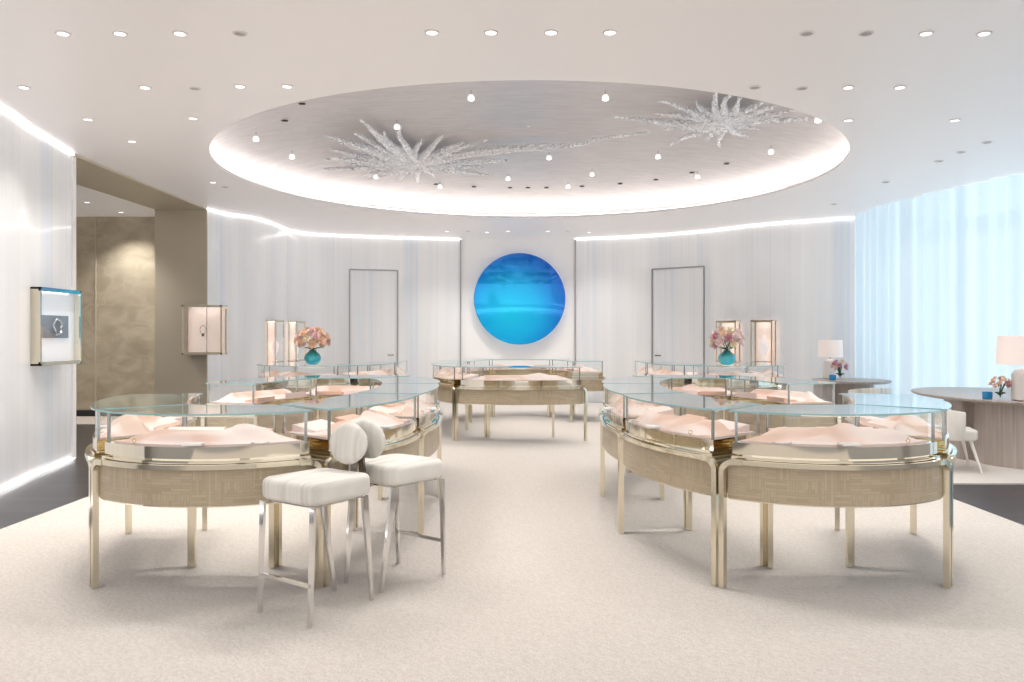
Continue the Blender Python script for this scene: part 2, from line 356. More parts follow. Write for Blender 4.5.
# ------------------------------------------------------------------ mesh helpers
class MB:
    def __init__(s): s.v = []; s.f = []; s.mi = []; s.uv = {}
    def add(s, vs, fs, mi=0, uvs=None):
        b = len(s.v); s.v += [tuple(p) for p in vs]
        for i, f in enumerate(fs):
            if uvs: s.uv[len(s.f)] = uvs[i]
            s.f.append([b + k for k in f]); s.mi.append(mi)
    def box(s, c, d, mi=0, rz=0.0):
        x, y, z = [k / 2 for k in d]
        P = [Vector((sx * x, sy * y, sz * z)) for sz in (-1, 1) for sy in (-1, 1) for sx in (-1, 1)]
        m = Matrix.Rotation(rz, 3, 'Z')
        s.add([m @ p + Vector(c) for p in P], [(0, 2, 3, 1), (4, 5, 7, 6), (0, 1, 5, 4), (2, 6, 7, 3), (0, 4, 6, 2), (1, 3, 7, 5)], mi)
    def prism(s, pts, z0, z1, mi=0, mi_top=None, mi_bot=None, uv=False):
        n = len(pts); b = [(x, y, z0) for x, y in pts] + [(x, y, z1) for x, y in pts]
        if uv:
            acc = [0.0]
            for i in range(n):
                p, q = pts[i], pts[(i + 1) % n]
                acc.append(acc[-1] + math.hypot(q[0] - p[0], q[1] - p[1]))
            uvs = [[(acc[i], z0), (acc[i + 1], z0), (acc[i + 1], z1), (acc[i], z1)] for i in range(n)]
        else: uvs = None
        s.add(b, [(i, (i + 1) % n, n + (i + 1) % n, n + i) for i in range(n)], mi, uvs)
        s.add(b, [tuple(range(n))[::-1]], mi if mi_bot is None else mi_bot)
        s.add(b, [tuple(range(n, 2 * n))], mi if mi_top is None else mi_top)
    def lathe(s, prof, n=32, c=(0, 0, 0), mi=0, sx=1.0, sy=1.0, caps=True):
        vs = []
        for r, z in prof:
            for i in range(n):
                a = 2 * PI * i / n; vs.append((c[0] + sx * r * math.cos(a), c[1] + sy * r * math.sin(a), c[2] + z))
        fs = [(j * n + i, j * n + (i + 1) % n, (j + 1) * n + (i + 1) % n, (j + 1) * n + i) for j in range(len(prof) - 1) for i in range(n)]
        if caps:
            fs.append(tuple(range(n))[::-1]); fs.append(tuple((len(prof) - 1) * n + i for i in range(n)))
        s.add(vs, fs, mi)
    def tube(s, path, rad, n=8, mi=0):
        path = [Vector(p) for p in path]; vs = []; m = len(path)
        rad = rad if isinstance(rad, (list, tuple)) else [rad] * m
        up = Vector((0, 0, 1))
        for i, p in enumerate(path):
            t = (path[min(i + 1, m - 1)] - path[max(i - 1, 0)]).normalized()
            a = t.cross(up)
            if a.length < 1e-3: a = t.cross(Vector((1, 0, 0)))
            a.normalize(); b = a.cross(t)
            for k in range(n):
                th = 2 * PI * k / n
                vs.append(p + rad[i] * (math.cos(th) * a + math.sin(th) * b))
        fs = [(j * n + i, j * n + (i + 1) % n, (j + 1) * n + (i + 1) % n, (j + 1) * n + i) for j in range(m - 1) for i in range(n)]
        fs += [tuple(range(n)), tuple((m - 1) * n + i for i in range(n))[::-1]]
        s.add(vs, fs, mi)
    def strip(s, path, normals, w, t, mi=0, w2=None):
        """flat bar swept along path, width in the surface, thickness along the normals"""
        path = [Vector(p) for p in path]; m = len(path); vs = []
        for i, p in enumerate(path):
            tg = (path[min(i + 1, m - 1)] - path[max(i - 1, 0)]).normalized()
            nn = Vector(normals[i]).normalized(); sd = tg.cross(nn).normalized()
            ww = w if w2 is None else w + (w2 - w) * i / (m - 1)
            for a, b in ((-1, -1), (1, -1), (1, 1), (-1, 1)):
                vs.append(p + sd * (a * ww / 2) + nn * (b * t / 2))
        fs = [(j * 4 + i, j * 4 + (i + 1) % 4, (j + 1) * 4 + (i + 1) % 4, (j + 1) * 4 + i) for j in range(m - 1) for i in range(4)]
        fs += [(0, 3, 2, 1), tuple((m - 1) * 4 + i for i in range(4))]
        s.add(vs, fs, mi)
    def build(s, name, mats, parent=None, smooth=False, angle=35, bevel=0.0):
        me = bpy.data.meshes.new(name); me.from_pydata(s.v, [], s.f)
        if not isinstance(mats, (list, tuple)): mats = [mats]
        for m_ in mats: me.materials.append(m_)
        me.polygons.foreach_set('material_index', s.mi)
        if s.uv:
            l = me.uv_layers.new(name='UVMap')
            for fi, uvs in s.uv.items():
                for k, li in enumerate(me.polygons[fi].loop_indices): l.data[li].uv = uvs[k]
        me.update()
        import bmesh
        bm = bmesh.new(); bm.from_mesh(me); bmesh.ops.recalc_face_normals(bm, faces=bm.faces)
        if bevel:
            eds = [e for e in bm.edges if len(e.link_faces) == 2 and e.calc_face_angle(0) > 0.6]
            bmesh.ops.bevel(bm, geom=eds, offset=bevel, segments=2, profile=0.5, affect='EDGES')
        if smooth:
            for f in bm.faces: f.smooth = True
            for e in bm.edges:
                if len(e.link_faces) == 2 and e.calc_face_angle(0) > R(angle): e.smooth = False
        bm.to_mesh(me); bm.free()
        o = bpy.data.objects.new(name, me); COL.objects.link(o)
        if parent: o.parent = parent
        return o

def tag(o, label=None, cat=None, group=None, kind=None):
    if label: o['label'] = label
    if cat: o['category'] = cat
    if group: o['group'] = group
    if kind: o['kind'] = kind
    return o

def thing(name, label, cat, loc=(0, 0, 0), rz=0.0, group=None):
    o = bpy.data.objects.new(name, None); COL.objects.link(o)
    o.empty_display_size = 0.1
    o.location = loc; o.rotation_euler = (0, 0, rz)
    return tag(o, label, cat, group)

def copy_tree(o, parent=None):
    c = o.copy(); COL.objects.link(c)
    if parent: c.parent = parent
    for ch in list(o.children): copy_tree(ch, c)
    return c

# ------------------------------------------------------------------ measures of the place
CAMH, FPX, CX, CY = 1.5, 810.0, 521.0, 335.5
HC = 3.70                      # ceiling height
def at(px, py, h):             # the point at height h seen at a picture position (used to take measurements)
    k = (CY - py) / (h - CAMH)
    return Vector(((px - CX) / k, FPX / k, h))

# ------------------------------------------------------------------ camera
cam = bpy.data.cameras.new('camera'); co = bpy.data.objects.new('camera', cam); COL.objects.link(co)
co.location = (0, 0, CAMH); co.rotation_euler = (R(90), 0, 0)
cam.sensor_width = 36; cam.lens = FPX / 1024 * 36
cam.shift_x = (512 - CX) / 1024; cam.shift_y = (CY - 341) / 1024
cam.clip_end = 200
sc.camera = co

# ------------------------------------------------------------------ curves in plan
def catmull(P, n=10):
    P = [Vector((*p, 0)) if len(p) == 2 else Vector(p) for p in P]; out = []
    for i in range(len(P) - 1):
        p0 = P[i - 1] if i else P[i] * 2 - P[i + 1]; p1, p2 = P[i], P[i + 1]
        p3 = P[i + 2] if i + 2 < len(P) else P[i + 1] * 2 - P[i]
        for k in range(n):
            t = k / n
            out.append(0.5 * ((2 * p1) + (p2 - p0) * t + (2 * p0 - 5 * p1 + 4 * p2 - p3) * t * t + (3 * p1 - p0 - 3 * p2 + p3) * t ** 3))
    out.append(P[-1]); return out

def wall_along(name, pts, z0, z1, mat, thick=0.0):
    mb = MB(); acc = 0.0
    for i in range(len(pts) - 1):
        p, q = pts[i], pts[i + 1]; d = (q - p).length
        mb.add([(p.x, p.y, z0), (q.x, q.y, z0), (q.x, q.y, z1), (p.x, p.y, z1)], [(0, 1, 2, 3)], 0, [[(acc, z0), (acc + d, z0), (acc + d, z1), (acc, z1)]])
        acc += d
    o = mb.build(name, mat)
    import bmesh
    bm = bmesh.new(); bm.from_mesh(o.data); bmesh.ops.remove_doubles(bm, verts=bm.verts, dist=1e-5)
    bmesh.ops.recalc_face_normals(bm, faces=bm.faces)
    for f in bm.faces: f.smooth = True
    bm.to_mesh(o.data); bm.free()
    tag(o, kind='structure'); return o

def offset_path(pts, d):
    out = []
    for i, p in enumerate(pts):
        t = (pts[min(i + 1, len(pts) - 1)] - pts[max(i - 1, 0)]).normalized()
        out.append(p + Vector((t.y, -t.x, 0)) * d)
    return out

def strip_along(name, pts, d0, d1, z0, z1, mat):
    a, b = offset_path(pts, d0), offset_path(pts, d1)
    mb = MB(); n = len(pts)
    vs = [(p.x, p.y, z0) for p in a] + [(p.x, p.y, z0) for p in b] + [(p.x, p.y, z1) for p in a] + [(p.x, p.y, z1) for p in b]
    fs = []
    for i in range(n - 1):
        fs += [(i, i + 1, n + i + 1, n + i), (2 * n + i, 3 * n + i, 3 * n + i + 1, 2 * n + i + 1),
               (i, 2 * n + i, 2 * n + i + 1, i + 1), (n + i, n + i + 1, 3 * n + i + 1, 3 * n + i)]
    mb.add(vs, fs)
    o = mb.build(name, mat); tag(o, kind='structure'); return o

# walls (positive offset = towards the room)
left_pts = catmull([(-4.75, 3.2), (-4.72, 5.2), (-4.84, 6.6), (-5.01, 7.8), (-5.20, 8.59), (-5.28, 9.07), (-5.42, 9.76)], 10)
wall_along('wall_left', left_pts, 0, HC + 0.06, M['fluted'])
back_l = catmull([(-5.44, 14.0), (-5.30, 14.6), (-4.98, 15.1), (-4.86, 16.0), (-4.80, 17.0), (-4.37, 17.55), (-3.2, 17.95), (-1.36, 18.4)], 12)
back_r = catmull([(1.22, 18.4), (2.6, 17.85), (3.75, 17.05), (4.73, 16.0), (5.5, 15.45), (6.2, 15.05)], 12)
wall_along('wall_back_left', back_l, 0, HC + 0.06, M['fluted'])
wall_along('wall_back_right', back_r, 0, HC + 0.06, M['fluted'])
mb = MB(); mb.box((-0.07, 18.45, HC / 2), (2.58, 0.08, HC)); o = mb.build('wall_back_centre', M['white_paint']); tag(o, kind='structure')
for i, x in enumerate((-1.37, 1.23)):
    mb = MB(); mb.box((x, 18.39, HC / 2), (0.025, 0.05, HC)); tag(mb.build('trim_%d' % (i + 1), M['grey_metal']), kind='structure')
strip_along('trim_3', left_pts, 0.008, 0.03, HC - 0.025, HC - 0.004, M['led'])
strip_along('trim_4', left_pts, 0.01, 0.04, 0.012, 0.03, M['led'])
strip_along('trim_5', back_l, 0.008, 0.03, HC - 0.025, HC - 0.004, M['led'])
strip_along('trim_6', back_r, 0.008, 0.03, HC - 0.025, HC - 0.004, M['led'])

# niche on the left
mb = MB(); mb.box((-7.35, 15.05, HC / 2), (2.02, 0.1, HC)); mb.box((-9.02, 15.05, HC / 2), (1.3, 0.1, HC))
o = mb.build('wall_niche_back', M['bronze_panel']); tag(o, kind='structure')
mb = MB(); mb.box((-7.87, 14.985, HC / 2), (0.02, 0.02, HC)); tag(mb.build('trim_7', M['bronze']), kind='structure')
mb = MB(); mb.box((-5.88, 14.6, HC / 2), (0.90, 1.2, HC)); tag(mb.build('wall_niche_pier', M['bronze']), kind='structure')
mb = MB(); mb.box((-7.55, 9.85, HC / 2), (4.24, 0.08, HC)); tag(mb.build('wall_niche_front', M['white_paint']), kind='structure')
mb = MB(); mb.box((-9.7, 12.5, HC / 2), (0.1, 5.3, HC)); tag(mb.build('wall_niche_left', M['bronze']), kind='structure')
mb = MB(); mb.prism([(-5.40, 9.8), (-5.42, 14.0), (-6.30, 14.0), (-6.40, 11.2), (-6.4, 9.8)], HC - 0.03, HC - 0.004); tag(mb.build('trim_8', M['bronze']), kind='structure')
mb = MB(); mb.box((-7.9, 14.97, 0.06), (3.2, 0.05, 0.12)); tag(mb.build('baseboard_niche', M['black']), kind='structure')

# floor, carpets
mb = MB(); mb.box((0, 8.5, -0.05), (24, 24, 0.1)); tag(mb.build('floor', M['dark_floor']), kind='structure')
mb = MB(); mb.prism([(-4.0, -1.5), (3.94, -1.5), (3.94, 13.9), (5.9, 15.0), (1.2, 18.3), (-1.3, 18.3), (-4.6, 17.0), (-4.6, 14.2), (-4.0, 13.5)], 0.0, 0.012)
o = mb.build('carpet', M['carpet']); tag(o, 'large beige raked-pattern carpet under all the jewellery cases', 'carpet')
mb = MB(); mb.prism([(4.25, 8.15), (8.6, 8.15), (8.6, 13.8), (4.25, 13.8)], 0.0, 0.014)
o = mb.build('rug', M['rug']); tag(o, 'pale ivory rug under the round desks by the curtain', 'rug')
mb = MB(); mb.prism([(-9.3, 13.6), (-6.5, 13.6), (-6.5, 14.9), (-9.3, 14.9)], 0.0, 0.014)
o = mb.build('rug', M['rug']); tag(o, 'ivory rug strip before the etched bronze panel', 'rug')

# ceiling with round opening and silver dome
DC, DR = (0.10, 11.04), 4.06
N = 128
x0, x1, y0, y1 = -10.0, 10.0, 3.9, 19.0
ring = [(DC[0] + DR * math.cos(2 * PI * i / N), DC[1] + DR * math.sin(2 * PI * i / N)) for i in range(N)]
outer = []
for i in range(N):
    c, s_ = math.cos(2 * PI * i / N), math.sin(2 * PI * i / N)
    t = min((x1 - DC[0]) / c if c > 1e-9 else 1e9, (x0 - DC[0]) / c if c < -1e-9 else 1e9, (y1 - DC[1]) / s_ if s_ > 1e-9 else 1e9, (y0 - DC[1]) / s_ if s_ < -1e-9 else 1e9)
    outer.append((DC[0] + t * c, DC[1] + t * s_))
mb = MB()
vs = [(x, y, HC) for x, y in ring] + [(x, y, HC) for x, y in outer]
mb.add(vs, [(i, (i + 1) % N, N + (i + 1) % N, N + i) for i in range(N)])
# lip of the opening
r2 = [(DC[0] + (DR + .0) * math.cos(2 * PI * i / N), DC[1] + (DR + .0) * math.sin(2 * PI * i / N), HC + 0.03) for i in range(N)]
r3 = [(DC[0] + (DR + .34) * math.cos(2 * PI * i / N), DC[1] + (DR + .34) * math.sin(2 * PI * i / N), HC + 0.03) for i in range(N)]
mb.add([(x, y, HC) for x, y in ring] + r2 + r3, [(i, (i + 1) % N, N + (i + 1) % N, N + i) for i in range(N)] + [(N + i, N + (i + 1) % N, 2 * N + (i + 1) % N, 2 * N + i) for i in range(N)])
for cx_, cy_ in ((x0, y0), (x1, y0), (x1, y1), (x0, y1)):     # corner fill
    k = min(range(N), key=lambda i: math.hypot(outer[i][0] - cx_, outer[i][1] - cy_))
    for j in (k - 1, k, k + 1):
        a, b = outer[j % N], outer[(j + 1) % N]
        mb.add([(cx_, cy_, HC), (a[0], a[1], HC), (b[0], b[1], HC)], [(0, 1, 2)])
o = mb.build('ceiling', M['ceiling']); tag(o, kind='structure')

PROF = [(4.40, 3.73), (4.34, 3.84), (4.20, 3.95), (3.95, 4.05), (3.5, 4.15), (2.9, 4.23), (2.2, 4.29), (1.4, 4.33), (0.7, 4.345), (0.02, 4.35)]
def dome_z(r):
    if r >= PROF[0][0]: return PROF[0][1]
    for (ra, za), (rb, zb) in zip(PROF, PROF[1:]):
        if rb <= r <= ra: return za + (zb - za) * (ra - r) / (ra - rb)
    return PROF[-1][1]
mb = MB(); mb.lathe(PROF, 128, (DC[0], DC[1], 0), caps=False)
o = mb.build('ceiling_dome', M['dome'], smooth=True, angle=60); tag(o, kind='structure')
mb = MB(); mb.lathe([(4.14, 3.735), (4.14, 3.755), (4.24, 3.755), (4.24, 3.735)], 128, (DC[0], DC[1], 0), caps=False)
tag(mb.build('trim_9', M['led_soft']), kind='structure')

def dome_hit(px, py, drop=0.0):
    d = Vector(((px - CX) / FPX, 1, (CY - py) / FPX)); t = 6.0
    while t < 17:
        p = Vector((0, 0, CAMH)) + d * t
        if p.z >= dome_z(math.hypot(p.x - DC[0], p.y - DC[1])) - drop and p.z > HC: return p
        t += 0.01
    return Vector((0, 0, CAMH)) + d * 14

# ------------------------------------------------------------------ lights in the ceiling
def spot(name, parent, loc, energy, size=R(95), col=(1, 0.95, 0.90), radius=0.05, blend=0.6):
    l = bpy.data.lights.new(name, 'SPOT'); l.energy = energy; l.spot_size = size; l.spot_blend = blend
    l.color = col; l.shadow_soft_size = radius
    o = bpy.data.objects.new(name, l); COL.objects.link(o); o.parent = parent; o.location = loc
    return o

def make_down(lit):
    t = thing('downlight', 'x', 'ceiling light')
    m = MB(); m.lathe([(0.075, -0.001), (0.075, -0.008), (0.055, -0.010), (0.055, -0.001)], 24); m.build('trim_ring', M['white_trim'], t)
    m = MB(); m.lathe([(0.054, -0.004), (0.054, -0.007)], 24); m.build('lens', M['lamp_disc'] if lit else M['lamp_off'], t)
    return t
lit0, off0 = make_down(True), make_down(False)
rows = [
 ('front row', [(63,33,1),(120,33,1),(180,33,1),(240,33,0),(432,32,1),(491,32,1),(551,32,1),(610,32,1),(807,33,0),(866,33,0),(926,33,1),(984,33,1)]),
 ('second row', [(24,87,1),(145,87,1),(195,88,0),(240,86,1),(287,86,1),(755,87,0),(802,88,0),(848,87,1),(900,87,1)]),
 ('third row', [(88,119,1),(193,118,1),(848,120,1),(955,120,1)]),
 ('row beside the dome', [(132,141,1),(213,182,1),(225,187,0),(987,142,0),(961,152,0),(939,161,0),(886,182,0),(834,204,0)]),
 ('row by the back wall', [(447,231,1),(468,231,0),(487,232,1),(508,231,1),(548,231,1),(568,231,0),(589,232,1)]),
 ('niche row', [(87,202,1),(121,212,1)])]
ORD = ['first', 'second', 'third', 'fourth', 'fifth', 'sixth', 'seventh', 'eighth', 'ninth', 'tenth', 'eleventh', 'twelfth']
used = {0: False, 1: False}
down_lights = []
for rn, lst in rows:
    lst = sorted(lst)
    for i, (px, py, on) in enumerate(lst):
        src = lit0 if on else off0
        t = src if not used[on] else copy_tree(src); t.scale = (.72, .72, .9)
        used[on] = True
        p = at(px, py, HC); t.location = p
        down_lights.append((t, on))
        t['label'] = '%s recessed ceiling downlight, %s from the left in the %s' % ('glowing' if on else 'dim', ORD[i], rn)
        t['group'] = 'recessed ceiling downlights'
for t, on in down_lights:
    if on: spot('spot_lamp', t, (0, 0, -0.03), 150 if 'niche' in t['label'] else 60, size=R(125), radius=0.06)

stars = [(471,97),(605.5,97),(397,126),(256,138),(292,156),(376,176),(440,186),(508,178),(549,157),(592,173.5),(658,156),(697.5,176),(771,151),(818,119),(568,186)]
s0 = None
for i, (px, py) in enumerate(stars):
    p = dome_hit(px, py, 0.10)
    if s0 is None:
        s0 = thing('pin_spot', 'x', 'spotlight')
        m = MB(); m.lathe([(0.012, 0.10), (0.012, 0.02)], 10); m.build('stem', M['chrome'], s0)
        m = MB(); m.lathe([(0.03, 0.03), (0.05, 0.0), (0.05, -0.04), (0.042, -0.04), (0.042, -0.03)], 20); m.build('housing', M['glow_trim'], s0)
        m = MB(); m.lathe([(0.041, -0.034), (0.041, -0.045), (0.03, -0.052)], 20); m.build('lens', M['lamp_disc'], s0)
        t = s0
    else: t = copy_tree(s0)
    t.location = p; t.scale = (.78, .78, .78)
    t['label'] = 'tiny bright pin spotlight under the silver dome, %s from the left' % (ORD + ['thirteenth', 'fourteenth', 'fifteenth'])[sorted(range(15), key=lambda k: stars[k][0]).index(i)]
    t['group'] = 'pin spotlights in the dome'
for o in [o for o in list(COL.objects) if o.name.startswith('pin_spot')]:
    spot('spot_lamp', o, (0, 0, -0.08), 75, size=R(105), radius=0.06)
slots = [(399,180),(436,184.5),(474,187),(510,188),(528,188),(546.5,188),(582,186.5),(620,184),(656,180),(692,173),(726.5,164),(302,104),(285,121)]
v0 = None
for i, (px, py) in enumerate(slots):
    p = dome_hit(px, py, 0.012)
    if v0 is None:
        m = MB(); m.lathe([(0.028, 0.006), (0.030, 0.0), (0.028, -0.004)], 16, sx=1.4); v0 = m.build('ceiling_sensor', M['black']); t = v0
    else: t = copy_tree(v0)
    t.location = p
    t.parent = None
    tag(t, ('small black slot fitting in the dome, %s along the dark arc of slots' % ORD[i]) if i < 11 else ('small dark fitting at the left rim of the dome, %s of the pair' % ('upper', 'lower')[i - 11]), 'ceiling fitting', 'black slots in the dome')

# ------------------------------------------------------------------ coral sculptures under the dome
def branch(parent, a, b, bend, r0, seed, mid=None, nm='branch'):
    n = 14; P = []
    d = b - a; side = Vector((-d.y, d.x, 0)).normalized() if d.length > 0.01 else Vector((1, 0, 0))
    for i in range(n + 1):
        t = i / n
        if mid:
            pts = [a, *mid, b]; L = (len(pts) - 1) * t; k = min(int(L), len(pts) - 2); u = L - k
            p = pts[k].lerp(pts[k + 1], u)
        else: p = a.lerp(b, t)
        p = p + side * bend * d.length * math.sin(t * PI * 1.6 + seed) * t
        P.append(p)
    rr = [0.84 * r0 * (1 - 0.8 * (i / n) ** 1.3) * (1 + 0.18 * math.sin(i * 2.3 + seed)) for i in range(n + 1)]
    mb = MB(); mb.tube(P, rr, 9)
    # crusty surface
    mb.v = [tuple(Vector(v) + noise.noise_vector(Vector(v) * 22) * 0.018) for v in mb.v]
    return mb.build(nm, M['coral'], parent, smooth=True, angle=25)

def coral(label, cpx, ends, seed):
    c = dome_hit(*cpx, 0.14)
    t = thing('coral_sculpture', label, 'ceiling sculpture', c)
    for i, e in enumerate(ends):
        b = dome_hit(e[0], e[1], 0.10)
        a = Vector((0, 0, 0)) + (b - c).normalized() * 0.05
        branch(t, a, b - c, rnd.uniform(-0.06, 0.06) * (1.6 if seed else 1), 0.085 if not seed else 0.07, i * 1.7 + seed)
    m = MB()
    for k in range(12):
        a = k * PI / 6; m.tube([(0, 0, 0), (0.22 * math.cos(a), 0.22 * math.sin(a), 0.03 * math.sin(k * 2.))], [0.06, 0.02], 7)
    m.build('core', M['coral'], t)
    return t, c
t, c = coral('large frosted silver coral burst with a long stem, on the left of the dome', (415, 165),
  [(356,120),(325,136),(353,134),(328,150),(340,143),(323,158),(323,168),(345,163),(363,176),(369,180),(401,125),(417,139),(442,136),(460,142),(485,140),(507,160),(489,175),(485,166),(465,170),(419,184),(437,176),(385,132),(395,182)], 0)
mid = [dome_hit(px, py, 0.12) - c for px, py in ((450,156),(485,151),(540,147),(570,146),(603,138))]
branch(t, Vector((0, 0, 0)), dome_hit(650, 132, 0.12) - c, 0.0, 0.09, 3.0, mid, 'stem')
t, c = coral('frosted silver coral burst with curling arms, on the right of the dome', (722, 121.5),
  [(658,101),(656,113),(696,101),(711,91.5),(732,93),(747,97),(766,101),(782,105),(795,111),(815,119),(789,121),(761,129),(746,138),(721,147),(706,141),(671,145),(664,130),(681,131),(775,113),(755,107)], 1)
branch(t, Vector((0, 0, 0)), dome_hit(613, 116.5, 0.12) - c, 0.02, 0.08, 2.0, [dome_hit(690, 124, .12) - c, dome_hit(653, 121, .12) - c], 'stem')

# ------------------------------------------------------------------ jewellery cases
Z_AP0, Z_AP1, Z_RAIL, Z_PLATE, Z_TR0, Z_TR1, Z_GT = 0.545, 0.745, 0.765, 0.795, 0.805, 0.872, 1.06

def case_geo(A, B, C, D, bulge, flip):
    A, B, C, D = [Vector((*p, 0)) for p in (A, B, C, D)]
    out = (B - A); nrm = Vector((out.y, -out.x, 0)).normalized()
    ctr = (A + B + C + D) / 4
    if nrm.dot(A - ctr) < 0: nrm = -nrm
    L = (B - A).length; dep = ((A + B) / 2 - (C + D) / 2).length
    def O(u): return A.lerp(B, u) + nrm * (bulge * (1 - (2 * u - 1) ** 2) ** 0.85 if abs(2*u-1) < 1 else Vector())
    def I(u): return D.lerp(C, u) + nrm * (0.04 * (1 - (2 * u - 1) ** 2))
    def S(u, v): return O(u).lerp(I(u), v)
    def outn(u):
        e = 0.004; t = (O(min(u + e, 1)) - O(max(u - e, 0))).normalized(); n = Vector((t.y, -t.x, 0))
        return n if n.dot(nrm) > 0 else -n
    return S, O, I, outn, L, dep, nrm, ctr

def outline(S, L, dep, du, dv, n=22, dv_in=None):
    """closed outline inset du metres at the ends and dv metres at the front and back"""
    u0, u1 = du / L, 1 - du / L; v0 = dv / dep; v1 = 1 - (dv if dv_in is None else dv_in) / dep
    f = [S(u0 + (u1 - u0) * i / n, v0) for i in range(n + 1)]
    b = [S(u1 - (u1 - u0) * i / n, v1) for i in range(n + 1)]
    return [(p.x, p.y) for p in f + b]

def make_case(label, group, A, B, C, D, bulge, seed, hero=False):
    S, O, I, outn, L, dep, nrm, ctr = case_geo(A, B, C, D, bulge, False)
    t = thing('jewellery_case', label, 'display case', (ctr.x, ctr.y, 0.012), 0, group)
    off = Vector((ctr.x, ctr.y, 0.012))
    def loc(o):
        o.data.transform(Matrix.Translation(-off)); return o
    nseg = 22
    # apron, a band clad in straw marquetry
    m = MB(); m.prism(outline(S, L, dep, 0.035, 0.012), Z_AP0, Z_AP1, uv=True); loc(m.build('apron', M['straw'], t, smooth=True, angle=30))
    m = MB(); m.prism(outline(S, L, dep, 0.04, 0.016), Z_AP0 - 0.008, Z_AP0); loc(m.build('bottom_trim', M['brass'], t))
    # legs: the front ones turn over a rounded shoulder into the rail
    r = 0.065; lw = 0.034
    for s_ in (0, 1):
        path, nn = [], []
        ue = (0.019 / L) if s_ == 0 else 1 - 0.019 / L; sg = 1 if s_ == 0 else -1
        p = O(ue)
        for z in (0.012, 0.3, Z_RAIL - r): path.append(Vector((p.x, p.y, z)))
        nn += [outn(ue)] * 3
        for k in range(1, 9):
            a = k / 8 * PI / 2; uu = ue + sg * r * (1 - math.cos(a)) / L; q = O(uu)
            path.append(Vector((q.x, q.y, Z_RAIL - r + r * math.sin(a)))); nn.append(outn(uu))
        q = O(ue + sg * (r + 0.03) / L); path.append(Vector((q.x, q.y, Z_RAIL))); nn.append(outn(ue + sg * (r + 0.03) / L))
        m = MB(); m.strip(path, nn, lw, 0.034); loc(m.build('leg', M['brass'], t, smooth=True, angle=40))
        p = I(0.03 if s_ == 0 else 0.97)
        m = MB(); m.strip([(p.x, p.y, 0.012), (p.x, p.y, Z_RAIL)], [nrm, nrm], lw, 0.034); loc(m.build('leg', M['brass'], t))
    ua, ub = (0.019 + r + 0.03) / L, 1 - (0.019 + r + 0.03) / L
    pr = [O(ua + (ub - ua) * i / nseg) for i in range(nseg + 1)]
    m = MB(); m.strip([(p.x, p.y, Z_RAIL) for p in pr], [outn(ua + (ub - ua) * i / nseg) for i in range(nseg + 1)], 0.026, 0.024)
    loc(m.build('front_rail', M['brass'], t, smooth=True, angle=40))
    m = MB(); m.prism(outline(S, L, dep, 0.05, 0.016), Z_AP1, Z_PLATE); loc(m.build('base_plate', M['champagne'], t, smooth=True, angle=30))
    m = MB(); m.prism(outline(S, L, dep, 0.09, 0.045), Z_PLATE, Z_TR0); loc(m.build('shadow_gap', M['champagne'], t))
    gi = 0.05; gv = 0.028
    m = MB(); m.prism(outline(S, L, dep, gi, gv), Z_TR0, Z_TR1); loc(m.build('tray', M['champagne'], t, smooth=True, angle=30))
    # pink landscape deck
    rr = random.Random(seed); ph = rr.uniform(0, 6.28); amp = rr.uniform(0.060, 0.078)
    nu, nv = 44, 26; vs, fs = [], []
    du, dvv = (gi + 0.03) / L, (gv + 0.03) / dep
    for j in range(nv + 1):
        for i in range(nu + 1):
            u = i / nu; v = j / nv
            w = 0.40 + 0.13 * math.sin(2 * PI * u * 0.9 + ph)
            tt = v - w
            h = amp * (math.exp(-(tt / 0.26) ** 2) if tt < 0 else math.exp(-(tt / 0.07) ** 2))
            h += 0.030 * max(0, math.sin(7.5 * u - 5.0 * v + ph)) ** 3
            edge = min(1, min(u, 1 - u) / 0.16, min(v, 1 - v) / 0.14); h *= edge * edge * (3 - 2 * edge)
            p = S(du + (1 - 2 * du) * u, dvv + (1 - 2 * dvv) * v); vs.append((p.x, p.y, Z_TR1 + 0.008 + h))
    for j in range(nv):
        for i in range(nu):
            a = j * (nu + 1) + i; fs.append((a, a + 1, a + nu + 2, a + nu + 1))
    m = MB(); m.add(vs, fs)
    po = outline(S, L, dep, gi + 0.028, gv + 0.028)
    m.prism(po, Z_TR1, Z_TR1 + 0.0075, 1)
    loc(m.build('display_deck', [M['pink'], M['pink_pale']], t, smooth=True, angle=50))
    # glass box
    def pane(u0, v0, u1, v1, n):
        m = MB(); ps = [S(u0 + (u1 - u0) * i / n, v0 + (v1 - v0) * i / n) for i in range(n + 1)]
        m.add([(p.x, p.y, z) for z in (Z_TR1, Z_GT - 0.010) for p in ps], [(i, i + 1, n + 2 + i, n + 1 + i) for i in range(n)])
        loc(m.build('glass_pane', M['glass'], t, smooth=True, angle=60))
    e = (gi + 0.012) / L; g = (gv + 0.012) / dep
    pane(e, g, 1 - e, g, nseg); pane(e, 1 - g, 1 - e, 1 - g, 8); pane(e, g, e, 1 - g, 1); pane(1 - e, g, 1 - e, 1 - g, 1)
    for u_, v_ in ((e, g), (1 - e, g), (1 - e, 1 - g), (e, 1 - g)):
        p = S(u_, v_); m = MB(); m.box((p.x, p.y, (Z_TR1 + Z_GT - 0.010) / 2), (0.014, 0.014, Z_GT - 0.010 - Z_TR1), rz=math.atan2(nrm.y, nrm.x))
        loc(m.build('corner_post', M['post'], t))
    m = MB(); m.prism(outline(S, L, dep, gi - 0.012, gv - 0.012), Z_GT - 0.010, Z_GT, 1, 0, 0)
    loc(m.build('glass_top', [M['glass_top'], M['glass_edge']], t))
    m = MB(); us = [0.3 + 0.4 * i / 10 for i in range(11)]; bp = [S(u_, g + 0.02 / dep) for u_ in us]
    m.strip([(p.x, p.y, Z_GT - 0.016) for p in bp], [(0, 0, 1)] * 11, 0.014, 0.010)
